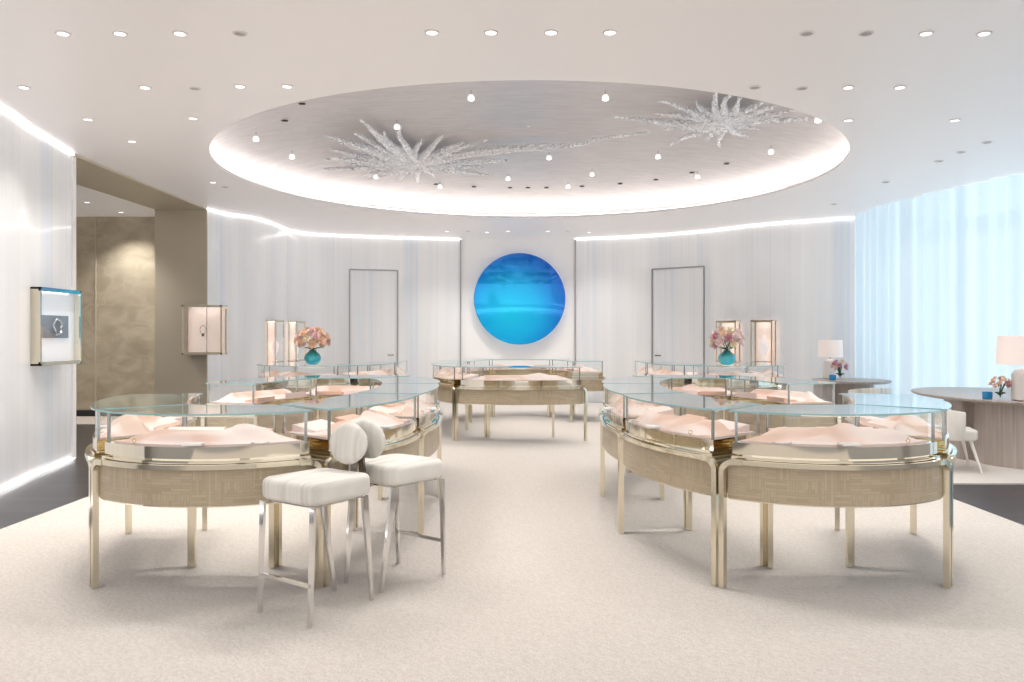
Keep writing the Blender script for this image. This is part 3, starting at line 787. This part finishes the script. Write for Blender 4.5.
    loc(m.build('light_bar', M['champagne'], t))
    return S, L, dep, nrm

# things shown in the cases
def pad(S, u, v, w, d, h, label, z=Z_TR1 + 0.009, rz=0, mat=None, name='display_pad', cat='display pad', grp=None):
    """a wedge-shaped leather display pad"""
    p = S(u, v); m = MB(); n = 8; vs = []
    for i in range(n + 1):
        x = -w / 2 + w * i / n; c = 0.03 * (1 - (2 * i / n - 1) ** 2)
        for (yy, zz) in ((-d / 2 - c, 0), (-d / 2 - c, 0.010), (d / 2, h), (d / 2, 0)): vs.append((x, yy, zz))
    fs = [(i * 4 + k, i * 4 + (k + 1) % 4, (i + 1) * 4 + (k + 1) % 4, (i + 1) * 4 + k) for i in range(n) for k in range(4)]
    fs += [(0, 1, 2, 3), (n * 4 + 3, n * 4 + 2, n * 4 + 1, n * 4)]
    m.add(vs, fs); o = m.build(name, mat or M['pink_pale'], smooth=True, angle=30)
    o.location = (p.x, p.y, z); o.rotation_euler = (0, 0, rz); return tag(o, label, cat, grp)

def card(p, rz, label, z):
    m = MB(); m.box((0, 0, 0.007), (0.11, 0.07, 0.014)); o = m.build('price_card', M['card'], bevel=0.002)
    o.location = (p.x, p.y, z); o.rotation_euler = (0, 0, rz); return tag(o, label, 'card', 'ivory cards in the jewellery cases')

def ring_item(p, z, label, mat, r=0.011, name='finger_ring', cat='ring', grp='rings on the display pads'):
    m = MB(); m.tube([(r * math.cos(a * PI / 8), 0, r + 0.002 + r * math.sin(a * PI / 8)) for a in range(17)], 0.0028, 6)
    m.lathe([(0.002, 2 * r), (0.006, 2 * r + 0.004), (0.001, 2 * r + 0.008)], 8)
    o = m.build(name, mat, smooth=True); o.location = (p.x, p.y, z); return tag(o, label, cat, grp)

def necklace(p, z, w, label, rz=0):
    m = MB(); P = []
    for i in range(25):
        a = PI * (0.05 + 0.9 * i / 24)
        P.append((w * math.cos(a), -w * 0.9 * math.sin(a), 0.004))
    for q in P: m.lathe([(0.0015, -0.004), (0.005, 0), (0.0015, 0.004)], 6, q)
    m.tube(P, 0.0018, 5)
    o = m.build('necklace', M['silver'], smooth=True); o.location = (p.x, p.y, z); o.rotation_euler = (0, 0, rz)
    return tag(o, label, 'necklace', 'necklaces in the jewellery cases')

PO = [(.76, 6.10), (1.17, 4.80), (2.53, 4.80), (2.94, 6.10), (2.94, 7.48), (2.53, 8.78), (1.17, 8.78), (.76, 7.48)]
QI = [(1.28, 6.22), (1.58, 5.20), (2.12, 5.20), (2.42, 6.22), (2.42, 7.36), (2.12, 8.38), (1.58, 8.38), (1.28, 7.36)]
POc = [(-1.40, 12.70), (-.93, 11.45), (.93, 11.45), (1.40, 12.70), (1.44, 13.95), (.98, 15.25), (-.98, 15.25), (-1.42, 13.98)]
QIc = [(-.86, 12.80), (-.50, 11.85), (.50, 11.85), (.86, 12.80), (.86, 13.85), (.52, 14.80), (-.52, 14.80), (-.86, 13.85)]
CW = {(1, 2): ('near end', .30), (0, 1): ('near {i} corner', .13), (7, 0): ('{i} side', .07), (2, 3): ('near {o} corner', .13),
      (4, 5): ('far {o} corner', .13), (5, 6): ('far end', .28), (6, 7): ('far {i} corner', .13), (3, 4): ('{o} side', .07)}
def island(P, Q, keys, nm, inn, out, seed):
    res = {}
    for (a, b) in keys:
        w, bu = CW[(a, b)]
        w = w.format(i=inn, o=out)
        lab = 'brass-legged curved glass jewellery case at the %s of the %s ring' % (w, nm)
        lab = lab.replace('near end', 'near end')
        r = make_case(lab, 'jewellery cases of the %s ring' % nm, P[a], P[b], Q[b], Q[a], bu, seed + a * 7 + b)
        res[(a, b)] = (*r, w, nm)
    return res
mir = lambda L_: [(-x, y) for x, y in L_]
sh = lambda L_, dx, dy: [(x + dx, y + dy) for x, y in L_]
K7 = [(1, 2), (0, 1), (7, 0), (2, 3), (4, 5), (5, 6), (6, 7)]
allc = []
allc.append(island(PO, QI, K7, 'right front', 'aisle', 'desk', 11))
allc.append(island(mir(PO), mir(QI), K7, 'left front', 'aisle', 'wall', 42))
allc.append(island(POc, QIc, [(1, 2), (0, 1), (7, 0), (4, 5), (5, 6), (6, 7)], 'central', 'left', 'right', 77))
K4 = [(1, 2), (0, 1), (7, 0), (2, 3)]
allc.append(island(sh(PO, 1.27, 7.15), sh(QI, 1.27, 7.15), K4, 'right rear', 'aisle', 'desk', 101))
allc.append(island(sh(mir(PO), -1.27, 7.15), sh(mir(QI), -1.27, 7.15), K4, 'left rear', 'aisle', 'wall', 131))
zd = Z_TR1 + 0.009
for gi_, isl in enumerate(allc):
    for ki, (key, (S, L, dep, nrm, w, nm)) in enumerate(isl.items()):
        rz = math.atan2(nrm.y, nrm.x) + PI / 2
        where = '%s case of the %s ring' % (w, nm)
        pad(S, 0.74, 0.74, L * 0.26, 0.17, 0.045, 'pale pink sloped pad in the ' + where, rz=rz, grp='pink sloped pads')
        pad(S, 0.28, 0.80, L * 0.20, 0.14, 0.035, 'tan sloped pad in the ' + where, rz=rz, mat=M['pink_tan'], grp='tan sloped pads')
        if gi_ < 2:
            card(S(0.5, 0.10), rz + 0.15, 'small ivory card in the ' + where, zd)
            necklace(S(0.22, 0.15), zd, 0.05, 'silver necklace in the ' + where, rz)
            ring_item(S(0.80, 0.12), zd, 'gold ring in the ' + where, M['gold'])

# ------------------------------------------------------------------ bar stools
def cushion(w, d, h, r, z0, taper=0.94, puff=0.012, n=10):
    """rounded square cushion, rounded on all edges"""
    mb = MB(); prof = []
    k = 5
    e = 0.032
    for i in range(k + 1): a = -PI / 2 + PI / 2 * i / k; prof.append((-e + e * math.cos(a), e + e * math.sin(a)))
    for i in range(k + 1): a = PI / 2 * i / k; prof.append((-e + e * math.cos(a), h - e + e * math.sin(a)))
    prof = [(o_, z) for o_, z in prof]
    def loop(off, z):
        P = []
        for cx_, cy_, a0 in ((w / 2 - r, d / 2 - r, 0), (-w / 2 + r, d / 2 - r, PI / 2), (-w / 2 + r, -d / 2 + r, PI), (w / 2 - r, -d / 2 + r, 1.5 * PI)):
            for i in range(n):
                a = a0 + PI / 2 * i / (n - 1)
                x = cx_ + (r + off) * math.cos(a); y = cy_ + (r + off) * math.sin(a)
                x *= 1 + (taper - 1) * (y / d + 0.5)
                P.append((x, y, z0 + z))
        return P
    vs = []; N_ = 4 * n
    for off, z in prof: vs += loop(off, z)
    for s_ in (0.65, 0.3): vs += [(x * s_, y * s_, z0 + h + puff * (1 - s_)) for x, y, _ in loop(-e, h)]
    J = len(prof) + 2
    fs = [(j * N_ + i, j * N_ + (i + 1) % N_, (j + 1) * N_ + (i + 1) % N_, (j + 1) * N_ + i) for j in range(J - 1) for i in range(N_)]
    fs += [tuple(range(N_))[::-1], tuple((J - 1) * N_ + i for i in range(N_))]
    mb.add(vs, fs); return mb

def make_stool():
    t = thing('bar_stool', 'x', 'bar stool')
    cushion(0.45, 0.46, 0.115, 0.08, 0.61).build('seat', M['fabric'], t, smooth=True, angle=60)
    m = MB(); m.prism([(-.18, -.18), (.18, -.18), (.16, .18), (-.16, .18)], 0.595, 0.611); m.build('seat_frame', M['chrome'], t)
    for sx in (-1, 1):
        m = MB(); m.strip([(sx * 0.20, -0.205, 0.60), (sx * 0.20, -0.215, 0.3), (sx * 0.198, -0.225, 0.0)], [(0.0, -1, 0)] * 3, 0.036, 0.016, w2=0.02)
        m.build('leg', M['chrome'], t)
        m = MB(); m.strip([(sx * 0.175, 0.18, 0.60), (sx * 0.165, 0.22, 0.3), (sx * 0.15, 0.26, 0.0)], [(1, 0, 0)] * 3, 0.045, 0.016, w2=0.02)
        m.build('leg', M['chrome'], t)
    m = MB(); m.box((0, -0.226, 0.21), (0.40, 0.014, 0.018)); m.build('footrest', M['chrome'], t)
    # round back pad on a dark bracket
    m = MB(); n = 32; prof = [(0.0001, -0.034), (0.09, -0.032), (0.122, -0.02), (0.132, 0), (0.122, 0.02), (0.09, 0.032), (0.0001, 0.034)]
    m.lathe(prof, n, caps=False)
    o = m.build('backrest', M['fabric'], t, smooth=True, angle=60)
    o.data.transform(Matrix.Diagonal((1.10, 1, 0.90, 1)) @ Matrix.Rotation(R(90), 4, 'X')); o.location = (0, 0.225, 0.875); o.rotation_euler = (R(-8), 0, 0)
    m = MB(); m.strip([(0, 0.19, 0.60), (0, 0.262, 0.66), (0, 0.272, 0.76), (0, 0.282, 0.88)], [(0, 1, 0.3)] * 4, 0.045, 0.016); m.build('back_bracket', M['dark_chrome'], t)
    return t
st = make_stool(); st.location = (-1.11, 4.42, 0.012); st.rotation_euler = (0, 0, R(-34.8))
st['label'] = 'cream striped round-back bar stool nearest the camera, its seat turned toward us'
st['group'] = 'cream bar stools'
s2 = copy_tree(st); s2.location = (-0.775, 4.98, 0.012); s2.rotation_euler = (0, 0, R(143.1))
s2['label'] = 'cream striped bar stool behind, seen from its back bracket, facing the far case'

# ------------------------------------------------------------------ wall vitrines
def vitrine(label, w, h, d, loc, rz, content, back):
    """local: front faces -Y, origin at the bottom centre of the back"""
    t = thing('wall_vitrine', label, 'wall display', loc, rz, 'brass framed wall vitrines')
    f = 0.022
    bk = 0.125 if content == 'watch' else 0.01
    m = MB(); m.box((0, -bk, h / 2), (w - 0.01, 0.02, h - 0.01)); m.build('back_panel', back, t)
    for z in (f / 2, h - f / 2):
        m = MB(); m.box((0, -d / 2, z), (w, d, f)); m.build('plate', M['brass'], t)
    m = MB()
    for sx in (-1, 1):
        m.box((sx * (w / 2 - f / 2), -d + f / 2, h / 2), (f, f, h)); m.box((sx * (w / 2 - f / 2), -f / 2 - 0.02, h / 2), (f, f, h))
    for sz in (f / 2 + 0.02, h - f / 2 - 0.02): m.box((0, -d + f / 2, sz), (w, f * 0.98, f * 0.98))
    m.build('frame', M['brass'], t)
    m = MB(); m.add([(-w / 2 + f, -d + 0.008, f), (w / 2 - f, -d + 0.008, f), (w / 2 - f, -d + 0.008, h - f), (-w / 2 + f, -d + 0.008, h - f)], [(0, 1, 2, 3)]); m.build('glass_pane', M['glass'], t)
    m = MB(); m.box((0, -d / 2, h - f - 0.012), (w * 0.7, d * 0.35, 0.01)); m.build('light_strip', M['led'], t)
    m = MB()
    for i in range(5): m.lathe([(0.012, 0), (0.012, -0.02)], 10, (w * (-0.3 + 0.15 * i), -d * 0.78, h - f))
    m.build('lamp_row', M['black'], t)
    if content == 'watch':
        for sx in (-1, 1):
            m = MB(); m.box((sx * (w / 2 - 0.004), -d / 2, h / 2), (0.008, d - 2 * f, h - 0.002)); m.build('side_panel', M['brass'], t)
        m = MB(); m.box((0, -0.145, h * 0.5), (w * 0.62, 0.02, h * 0.30), 0); m.build('dark_panel', M['grey_metal'], t)
        m = MB(); m.tube([(0.07 * math.cos(a * PI / 12), -0.172 - 0.008 * math.sin(a), h * 0.5 + 0.085 * math.sin(a * PI / 12)) for a in range(25)], 0.012, 8)
        o = m.build('bracelet', M['silver'], smooth=True); o.parent = None
        o.matrix_world = Matrix.Translation(loc) @ Matrix.Rotation(rz, 4, 'Z'); tag(o, 'silver bracelet in the wall vitrine nearest on the left', 'bracelet')
    elif content == 'pendant':
        m = MB(); m.box((w * 0.12, -d + 0.02, h / 2), (0.012, 0.012, h - 2 * f)); m.build('divider', M['chrome'], t)
        m = MB(); m.tube([(0.05 * math.cos(a * PI / 12), 0, 0.075 * math.sin(a * PI / 12)) for a in range(25)], 0.004, 6); m.box((0, 0, -0.085), (0.035, 0.03, 0.05))
        o = m.build('pendant', M['dark_chrome'], smooth=True)
        o.matrix_world = Matrix.Translation(Vector(loc) + Vector((-0.06, -0.05, h * 0.5))); tag(o, 'small dark pendant hanging in the vitrine on the bronze pier', 'pendant')
    else:
        # pale jewellery bust
        m = MB()
        m.lathe([(0.10, 0), (0.10, 0.02), (0.035, 0.05), (0.035, 0.12), (0.10, 0.26), (0.125, 0.36), (0.11, 0.42), (0.045, 0.46), (0.038, 0.54), (0.02, 0.56)], 24, sy=0.55)
        o = m.build('jewellery_bust', M['bust'], smooth=True, angle=60)
        o.matrix_world = Matrix.Translation(Vector(loc) + Matrix.Rotation(rz, 3, 'Z') @ Vector((0.0, -d * 0.5, 0.024))) @ Matrix.Rotation(rz, 4, 'Z') @ Matrix.Scale(min(1, w * 2.1), 4)
        tag(o, 'pale pink jewellery bust in the ' + content, 'bust')
    return t
M['silver_panel'] = pbr('glowing_silver_back_panel', (0.85, 0.85, 0.87), 0.35, 0.1, noise_amt=0.08, noise_scale=6, emit=(1, .98, .97), es=.35)  # panel emits to imitate a lit vitrine interior
M['rose_panel'] = pbr('glowing_rose_back_panel', (0.88, 0.70, 0.60), 0.4, noise_amt=0.05, noise_scale=6, emit=(1.0, .82, .72), es=.4)  # glow put into the panel to brighten the vitrine inside
vitrine('large brass framed wall vitrine with a silver bracelet, on the fluted left wall', 0.80, 0.84, 0.22, (-5.31, 8.98, 1.176), R(90), 'watch', M['silver_panel'])
vitrine('brass framed wall vitrine on the corner of the bronze pier', 0.68, 0.84, 0.26, (-5.41, 13.98, 1.176), 0, 'pendant', M['rose_panel'])
vitrine('narrow wall vitrine beside the left rear bouquet, closer of two', 0.42, 0.84, 0.20, (-4.88, 15.75, 0.96), R(84), 'closer vitrine by the left rear bouquet', M['rose_panel'])
vitrine('narrow wall vitrine beside the left rear bouquet, farther of two', 0.42, 0.84, 0.20, (-4.78, 16.9, 0.96), R(80), 'farther vitrine by the left rear bouquet', M['rose_panel'])
vitrine('narrow rose-backed wall vitrine behind the right rear bouquet', 0.44, 0.84, 0.22, (4.26, 16.42, 0.96), R(-44), 'vitrine behind the right rear bouquet', M['rose_panel'])
vitrine('narrow rose-backed wall vitrine nearest the curtain', 0.44, 0.84, 0.22, (4.80, 15.86, 0.96), R(-42), 'vitrine nearest the curtain', M['rose_panel'])

# ------------------------------------------------------------------ doors flush in the back wall
def door(n, p0, p1, h, hinge):
    a, b = Vector((*p0, 0)), Vector((*p1, 0)); d = b - a; w = d.length; rz = math.atan2(d.y, d.x)
    t = bpy.data.objects.new('door_%d' % n, None); COL.objects.link(t); t.location = (a + b) / 2; t.rotation_euler = (0, 0, rz); tag(t, kind='structure')
    m = MB(); m.add([(-w / 2, 0, 0), (w / 2, 0, 0), (w / 2, 0, h), (-w / 2, 0, h)], [(0, 1, 2, 3)], 0, [[(0, 0), (w, 0), (w, h), (0, h)]]); m.build('door_leaf', M['fluted'], t)
    m = MB()
    for sx in (-1, 1): m.box((sx * w / 2, -0.012, h / 2), (0.03, 0.03, h))
    m.box((0, -0.012, h), (w, 0.03, 0.03)); m.build('door_frame', M['grey_metal'], t)
    s_ = hinge
    m = MB(); m.box((s_ * (w / 2 - 0.10), -0.03, 1.07), (0.02, 0.05, 0.02)); m.box((s_ * (w / 2 - 0.16), -0.055, 1.07), (0.14, 0.016, 0.02)); m.build('door_handle', M['dark_chrome'], t)
door(1, (-3.74, 17.66), (-2.74, 17.98), 2.94, 1)
door(2, (2.86, 17.62), (3.82, 16.88), 2.94, -1)

# ------------------------------------------------------------------ blue disc
DSC = 1
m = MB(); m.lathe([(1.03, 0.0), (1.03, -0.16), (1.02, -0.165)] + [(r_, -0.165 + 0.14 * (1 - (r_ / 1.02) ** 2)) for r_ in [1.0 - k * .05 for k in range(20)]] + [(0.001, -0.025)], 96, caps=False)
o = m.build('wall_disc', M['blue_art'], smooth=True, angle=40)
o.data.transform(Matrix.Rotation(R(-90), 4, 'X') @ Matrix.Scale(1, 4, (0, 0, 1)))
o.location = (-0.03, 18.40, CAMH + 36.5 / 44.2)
xs = [v.co.y for v in o.data.vertices]
tag(o, 'large glossy concave blue disc artwork on the central white wall', 'wall art')

# ------------------------------------------------------------------ bouquets
def bouquet(label, loc, s, kind, seed):
    rr = random.Random(seed)
    t = thing('flower_vase', label, 'vase of flowers', loc, 0, 'bouquets')
    if kind == 'bowl':
        m = MB(); n = 32; prof = [(0.05, 0), (0.085, 0.02), (0.118, 0.07), (0.122, 0.11), (0.10, 0.155), (0.06, 0.19), (0.045, 0.205), (0.055, 0.215)]
        vs = []
        for r, z in prof:
            for i in range(n):
                a = 2 * PI * i / n; k = 1 + 0.05 * math.cos(8 * a + z * 14); vs.append((r * k * math.cos(a), r * k * math.sin(a), z))
        m.add(vs, [(j * n + i, j * n + (i + 1) % n, (j + 1) * n + (i + 1) % n, (j + 1) * n + i) for j in range(len(prof) - 1) for i in range(n)] + [tuple(range(n))[::-1]])
        m.build('vase', M['teal'], t, smooth=True, angle=60); top = 0.21; cz = 0.37; R0 = 0.19; br = 0.062; nb = 26
    else:
        m = MB(); m.lathe([(0.03, 0), (0.035, 0.01), (0.028, 0.12), (0.034, 0.13)], 20); m.build('vase', M['glass'], t, smooth=True)
        top = 0.05; cz = 0.20; R0 = 0.085; br = 0.034; nb = 14
    m = MB()
    for i in range(12):
        a = rr.uniform(0, 6.28); q = R0 * rr.uniform(0.2, 0.75)
        m.tube([(0, 0, top - 0.02), (q * .4 * math.cos(a), q * .4 * math.sin(a), (top + cz) / 2), (q * math.cos(a), q * math.sin(a), cz)], 0.004, 5)
    m.build('stems', M['stem'], t)
    m = MB()
    for i in range(10):
        a = i * 0.63; c, s_ = math.cos(a), math.sin(a); q = R0 * 0.5
        m.add([(0, 0, top), (q * c - .02 * s_, q * s_ + .02 * c, top + 0.05), (q * 1.6 * c, q * 1.6 * s_, top + 0.03), (q * c + .02 * s_, q * s_ - .02 * c, top + 0.04)], [(0, 1, 2, 3)])
    m.build('leaves', M['leaf'], t)
    for i in range(nb):
        g = (i + 0.5) / nb; ph = math.acos(1 - 1.65 * g); a = i * 2.39996
        c = Vector((R0 * math.sin(ph) * math.cos(a) * 1.1, R0 * math.sin(ph) * math.sin(a), cz + R0 * 0.72 * math.cos(ph)))
        m = MB(); r_ = br * rr.uniform(0.8, 1.2)
        # layered petals
        for ring_, (np_, rad, tilt) in enumerate(((7, 1.0, 0.15), (6, 0.75, 0.6), (4, 0.5, 1.0))):
            for k in range(np_):
                b = 2 * PI * k / np_ + ring_; d = Vector((math.cos(b), math.sin(b), 0)); sd = Vector((-math.sin(b), math.cos(b), 0)); up = Vector((0, 0, 1))
                w = r_ * 0.62 * (1 - ring_ * .15)
                vs = []
                for vi, (l, ww) in enumerate(((0.05, .35), (0.45, 1.0), (0.85, 1.0), (1.05, .55))):
                    lift = r_ * rad * l * math.sin(tilt) + r_ * 0.35 * l * l
                    q = d * (r_ * rad * l * math.cos(tilt)) + up * lift
                    vs += [q - sd * w * ww * .5 + up * r_ * .10, q, q + sd * w * ww * .5 + up * r_ * .10]
                m.add(vs, [(0, 1, 4, 3), (1, 2, 5, 4), (3, 4, 7, 6), (4, 5, 8, 7), (6, 7, 10, 9), (7, 8, 11, 10)])
        m.lathe([(0.002, -r_ * .35), (r_ * .55, -r_ * .2), (r_ * .6, r_ * .1), (r_ * .3, r_ * .45), (0.002, r_ * .5)], 10, caps=False)
        o = m.build('blossom', BLOOM[rr.choice((0, 0, 2, 4, 0, 1)) if 'peach' in label else rr.randrange(5)], t, smooth=True, angle=60)
        o.location = c
        o.rotation_euler = (c - Vector((0, 0, cz - R0 * .5))).to_track_quat('Z', 'Y').to_euler()
    t.scale = (s, s, s)
    return t
bouquet('peach blossoms in a ribbed teal glass vase on the left rear cases', (-3.06, 11.90, Z_GT + 0.012), 1.0, 'bowl', 3)
bouquet('mauve and cream blossoms in a round turquoise vase on the right rear cases', (2.98, 11.72, Z_GT + 0.012), 1.0, 'bowl', 8)

# ------------------------------------------------------------------ desks by the curtain
def desk(label, c, rx, ry, bx, by, z, panel, pr=0.66):
    t = thing('round_desk', label, 'desk', (c[0], c[1], 0.014), 0, 'round oak desks')
    m = MB(); m.lathe([(0.93, z - 0.045), (0.985, z - 0.03), (1.0, z - 0.012), (0.995, z)], 72, sx=rx, sy=ry); m.build('table_top', M['wood'], t, smooth=True, angle=40)
    m = MB(); m.lathe([(1, 0), (1, z - 0.045)], 64, (bx, by, 0), sx=pr, sy=pr * 0.94); m.build('pedestal', M['wood'], t, smooth=True, angle=40)
    m = MB(); m.box((panel[0], panel[1], (z - 0.05) / 2), (0.42, 0.42, z - 0.05)); m.build('side_pedestal', M['wood'], t, bevel=0.01)
    return t
DZ = 0.76
desk('round grey oak desk nearest, beside the cream armchair', (6.03, 10.0), 1.0, 1.45, -0.02, -0.55, DZ, (-0.55, -0.10))
desk('far round grey oak desk with a glowing table lamp near the back wall', (5.42, 13.3), 0.60, 0.66, 0.05, 0.0, DZ, (-0.22, 0.3), 0.3)

def table_lamp(label, loc, s):
    t = thing('table_lamp', label, 'lamp', loc, 0, 'white table lamps')
    m = MB(); m.lathe([(0.16, 0), (0.185, 0.015), (0.19, 0.05), (0.185, 0.30), (0.15, 0.345), (0.06, 0.365), (0.03, 0.37)], 40); m.build('lamp_base', M['ceramic'], t, smooth=True, angle=50)
    m = MB(); m.lathe([(0.012, 0.365), (0.012, 0.42)], 12); m.build('neck', M['dark_chrome'], t)
    m = MB(); m.lathe([(0.335, 0.405), (0.32, 0.72)], 48, caps=False); m.lathe([(0.325, 0.407), (0.31, 0.718)], 48, caps=False); m.build('lamp_shade', M['shade'], t, smooth=True)
    m = MB(); m.lathe([(0.008, 0.42), (0.035, 0.45), (0.04, 0.50), (0.02, 0.54)], 16); m.build('bulb', M['led_soft'], t, smooth=True)
    m = MB(); m.lathe([(0.006, 0.54), (0.006, 0.745), (0.012, 0.75), (0.001, 0.76)], 10)
    m.build('finial', M['brass'], t)
    t.scale = (s, s, s); return t
table_lamp('large white ceramic table lamp with a wide drum shade on the nearest desk', (5.66, 9.0, DZ + 0.014), 1.0)
fl = table_lamp('smaller glowing table lamp on the far desk by the curtain', (5.20, 13.62, DZ + 0.014), 0.72)
fl.scale = (0.60, 0.60, 0.90)
bouquet('small pink bouquet in a clear vase on the nearest desk', (5.37, 9.08, DZ + 0.014), 0.95, 'tube', 15)
bouquet('small pink bouquet in a clear stem vase on the far desk', (5.20, 13.2, DZ + 0.014), 1.15, 'tube', 19)
def tumbler(label, loc):
    m = MB(); m.lathe([(0.045, 0), (0.048, 0.005), (0.05, 0.085), (0.044, 0.085), (0.042, 0.01), (0.001, 0.008)], 24, sx=1.1)
    o = m.build('blue_tumbler', M['blue_box'], smooth=True, angle=50); o.location = loc; tag(o, label, 'tumbler', 'blue tumblers on the desks')
tumbler('short blue glass tumbler beside the bouquet on the nearest desk', (5.32, 9.24, DZ + 0.014))
tumbler('short blue glass tumbler beside the bouquet on the far desk', (5.06, 13.15, DZ + 0.014))

def armchair():
    t = thing('armchair', 'x', 'armchair')
    cushion(0.50, 0.48, 0.12, 0.12, 0.34, 1.0).build('seat', M['fabric'], t, smooth=True, angle=60)
    m = MB(); n = 20; vs = []
    for i in range(n + 1):
        a = R(-15) + R(210) * i / n; hz = 0.66 + 0.05 * math.sin(PI * i / n)
        for r_, z in ((0.27, 0.36), (0.31, 0.36), (0.33, hz - .02), (0.315, hz), (0.285, hz), (0.28, hz - .02)): vs.append((r_ * math.cos(a), r_ * math.sin(a) * 0.95, z))
    fs = [(i * 6 + k, i * 6 + (k + 1) % 6, (i + 1) * 6 + (k + 1) % 6, (i + 1) * 6 + k) for i in range(n) for k in range(6)]
    fs += [tuple(range(6)), tuple(n * 6 + k for k in range(6))[::-1]]
    m.add(vs, fs); m.build('backrest', M['fabric'], t, smooth=True, angle=50)
    for sx in (-1, 1):
        for sy in (-1, 1):
            m = MB(); m.tube([(sx * 0.17, sy * 0.16, 0.35), (sx * 0.26, sy * 0.25, 0.0)], [0.02, 0.011], 10); m.build('leg', M['ceramic'], t, smooth=True)
    return t
a1 = armchair(); a1.location = (4.78, 9.02, 0.014); a1.rotation_euler = (0, 0, R(75)); a1['label'] = 'cream upholstered tub armchair pulled up to the nearest round desk'; a1['group'] = 'cream tub armchairs'
for loc, rz, lab in (((5.3, 12.35, 0.014), 200, 'cream tub armchair in front of the far desk'), ((5.55, 14.45, 0.014), 340, 'cream tub armchair behind the far desk')):
    c = copy_tree(a1); c.location = loc; c.rotation_euler = (0, 0, R(rz)); c['label'] = lab

# ------------------------------------------------------------------ curtain and window
cp = catmull([(6.25, 15.25), (6.12, 14.5), (6.10, 13.65), (6.40, 12.2), (6.82, 10.9), (7.35, 9.9), (7.95, 8.6), (8.6, 6.6)], 60)
acc = 0; P = []; n = len(cp)
for i, p in enumerate(cp):
    if i: acc += (p - cp[i - 1]).length
    t = (cp[min(i + 1, n - 1)] - cp[max(i - 1, 0)]).normalized(); nn = Vector((t.y, -t.x, 0))
    a = 0.055 * math.sin(acc * 21) + 0.035 * math.sin(acc * 9.3 + 1.3) + 0.02 * math.sin(acc * 37 + 2)
    P.append(p + nn * a)
m = MB(); rowsz = [0.03, 1.2, 2.4, HC - 0.005]
vs = [(p.x, p.y, z) for z in rowsz for p in P]
m.add(vs, [(j * n + i, j * n + i + 1, (j + 1) * n + i + 1, (j + 1) * n + i) for j in range(3) for i in range(n - 1)])
o = m.build('sheer_curtain', M['curtain'], smooth=True, angle=180); tag(o, 'floor-length sheer pale blue curtain along the window side', 'curtain')
# window behind the curtain
m = MB()
a, b = Vector((6.9, 15.4, 0)), Vector((9.2, 6.2, 0))
t = bpy.data.objects.new('window_1', None); COL.objects.link(t); tag(t, kind='structure')
m.add([(a.x, a.y, 0), (b.x, b.y, 0), (b.x, b.y, HC), (a.x, a.y, HC)], [(0, 1, 2, 3)]); m.build('glass_pane', M['glass'], t)
m = MB()
for i in range(6):
    q = a.lerp(b, i / 5); m.box((q.x, q.y, HC / 2), (0.06, 0.06, HC))
m.build('window_frame', M['grey_metal'], t)

# ------------------------------------------------------------------ light
def area(name, loc, rot, sx, sy, e, col):
    l = bpy.data.lights.new(name, 'AREA'); l.shape = 'RECTANGLE'; l.size = sx; l.size_y = sy; l.energy = e; l.color = col
    o = bpy.data.objects.new(name, l); COL.objects.link(o); o.location = loc; o.rotation_euler = rot; return o
# daylight outside the window
area('daylight', (9.3, 10.8, 2.0), (R(90), 0, R(90 + 12.5)), 10.0, 4.2, 290, (0.56, 0.82, 1.0))

w = bpy.data.worlds.new('world'); sc.world = w; w.use_nodes = True
nt = w.node_tree; nt.nodes.clear()
out = nt.nodes.new('ShaderNodeOutputWorld'); bg = nt.nodes.new('ShaderNodeBackground'); nt.links.new(bg.outputs[0], out.inputs[0])
tc = nt.nodes.new('ShaderNodeTexCoord')
mp = nt.nodes.new('ShaderNodeMapping'); mp.inputs['Scale'].default_value = (2.2, 2.2, 0.6); nt.links.new(tc.outputs['Generated'], mp.inputs[0])
nz = nt.nodes.new('ShaderNodeTexNoise'); nz.inputs['Scale'].default_value = 1.6; nz.inputs['Detail'].default_value = 1.5; nt.links.new(mp.outputs[0], nz.inputs['Vector'])
rp = ramp(nt, [(0.38, (0.30, 0.27, 0.25)), (0.46, (0.95, 0.91, 0.88)), (0.7, (1.0, 0.97, 0.95))]); nt.links.new(nz.outputs['Fac'], rp.inputs[0])
nt.links.new(rp.outputs[0], bg.inputs[0]); bg.inputs[1].default_value = 1.1

sc.view_settings.view_transform = 'Standard'
sc.view_settings.look = 'None'
sc.view_settings.exposure = 0.03
sc.cycles.transparent_max_bounces = 48
sc.cycles.max_bounces = 14
sc.cycles.diffuse_bounces = 4
sc.cycles.glossy_bounces = 12
sc.cycles.caustics_reflective = False
sc.cycles.caustics_refractive = False
sc.cycles.sample_clamp_indirect = 4.0
sc.cycles.use_denoising = True
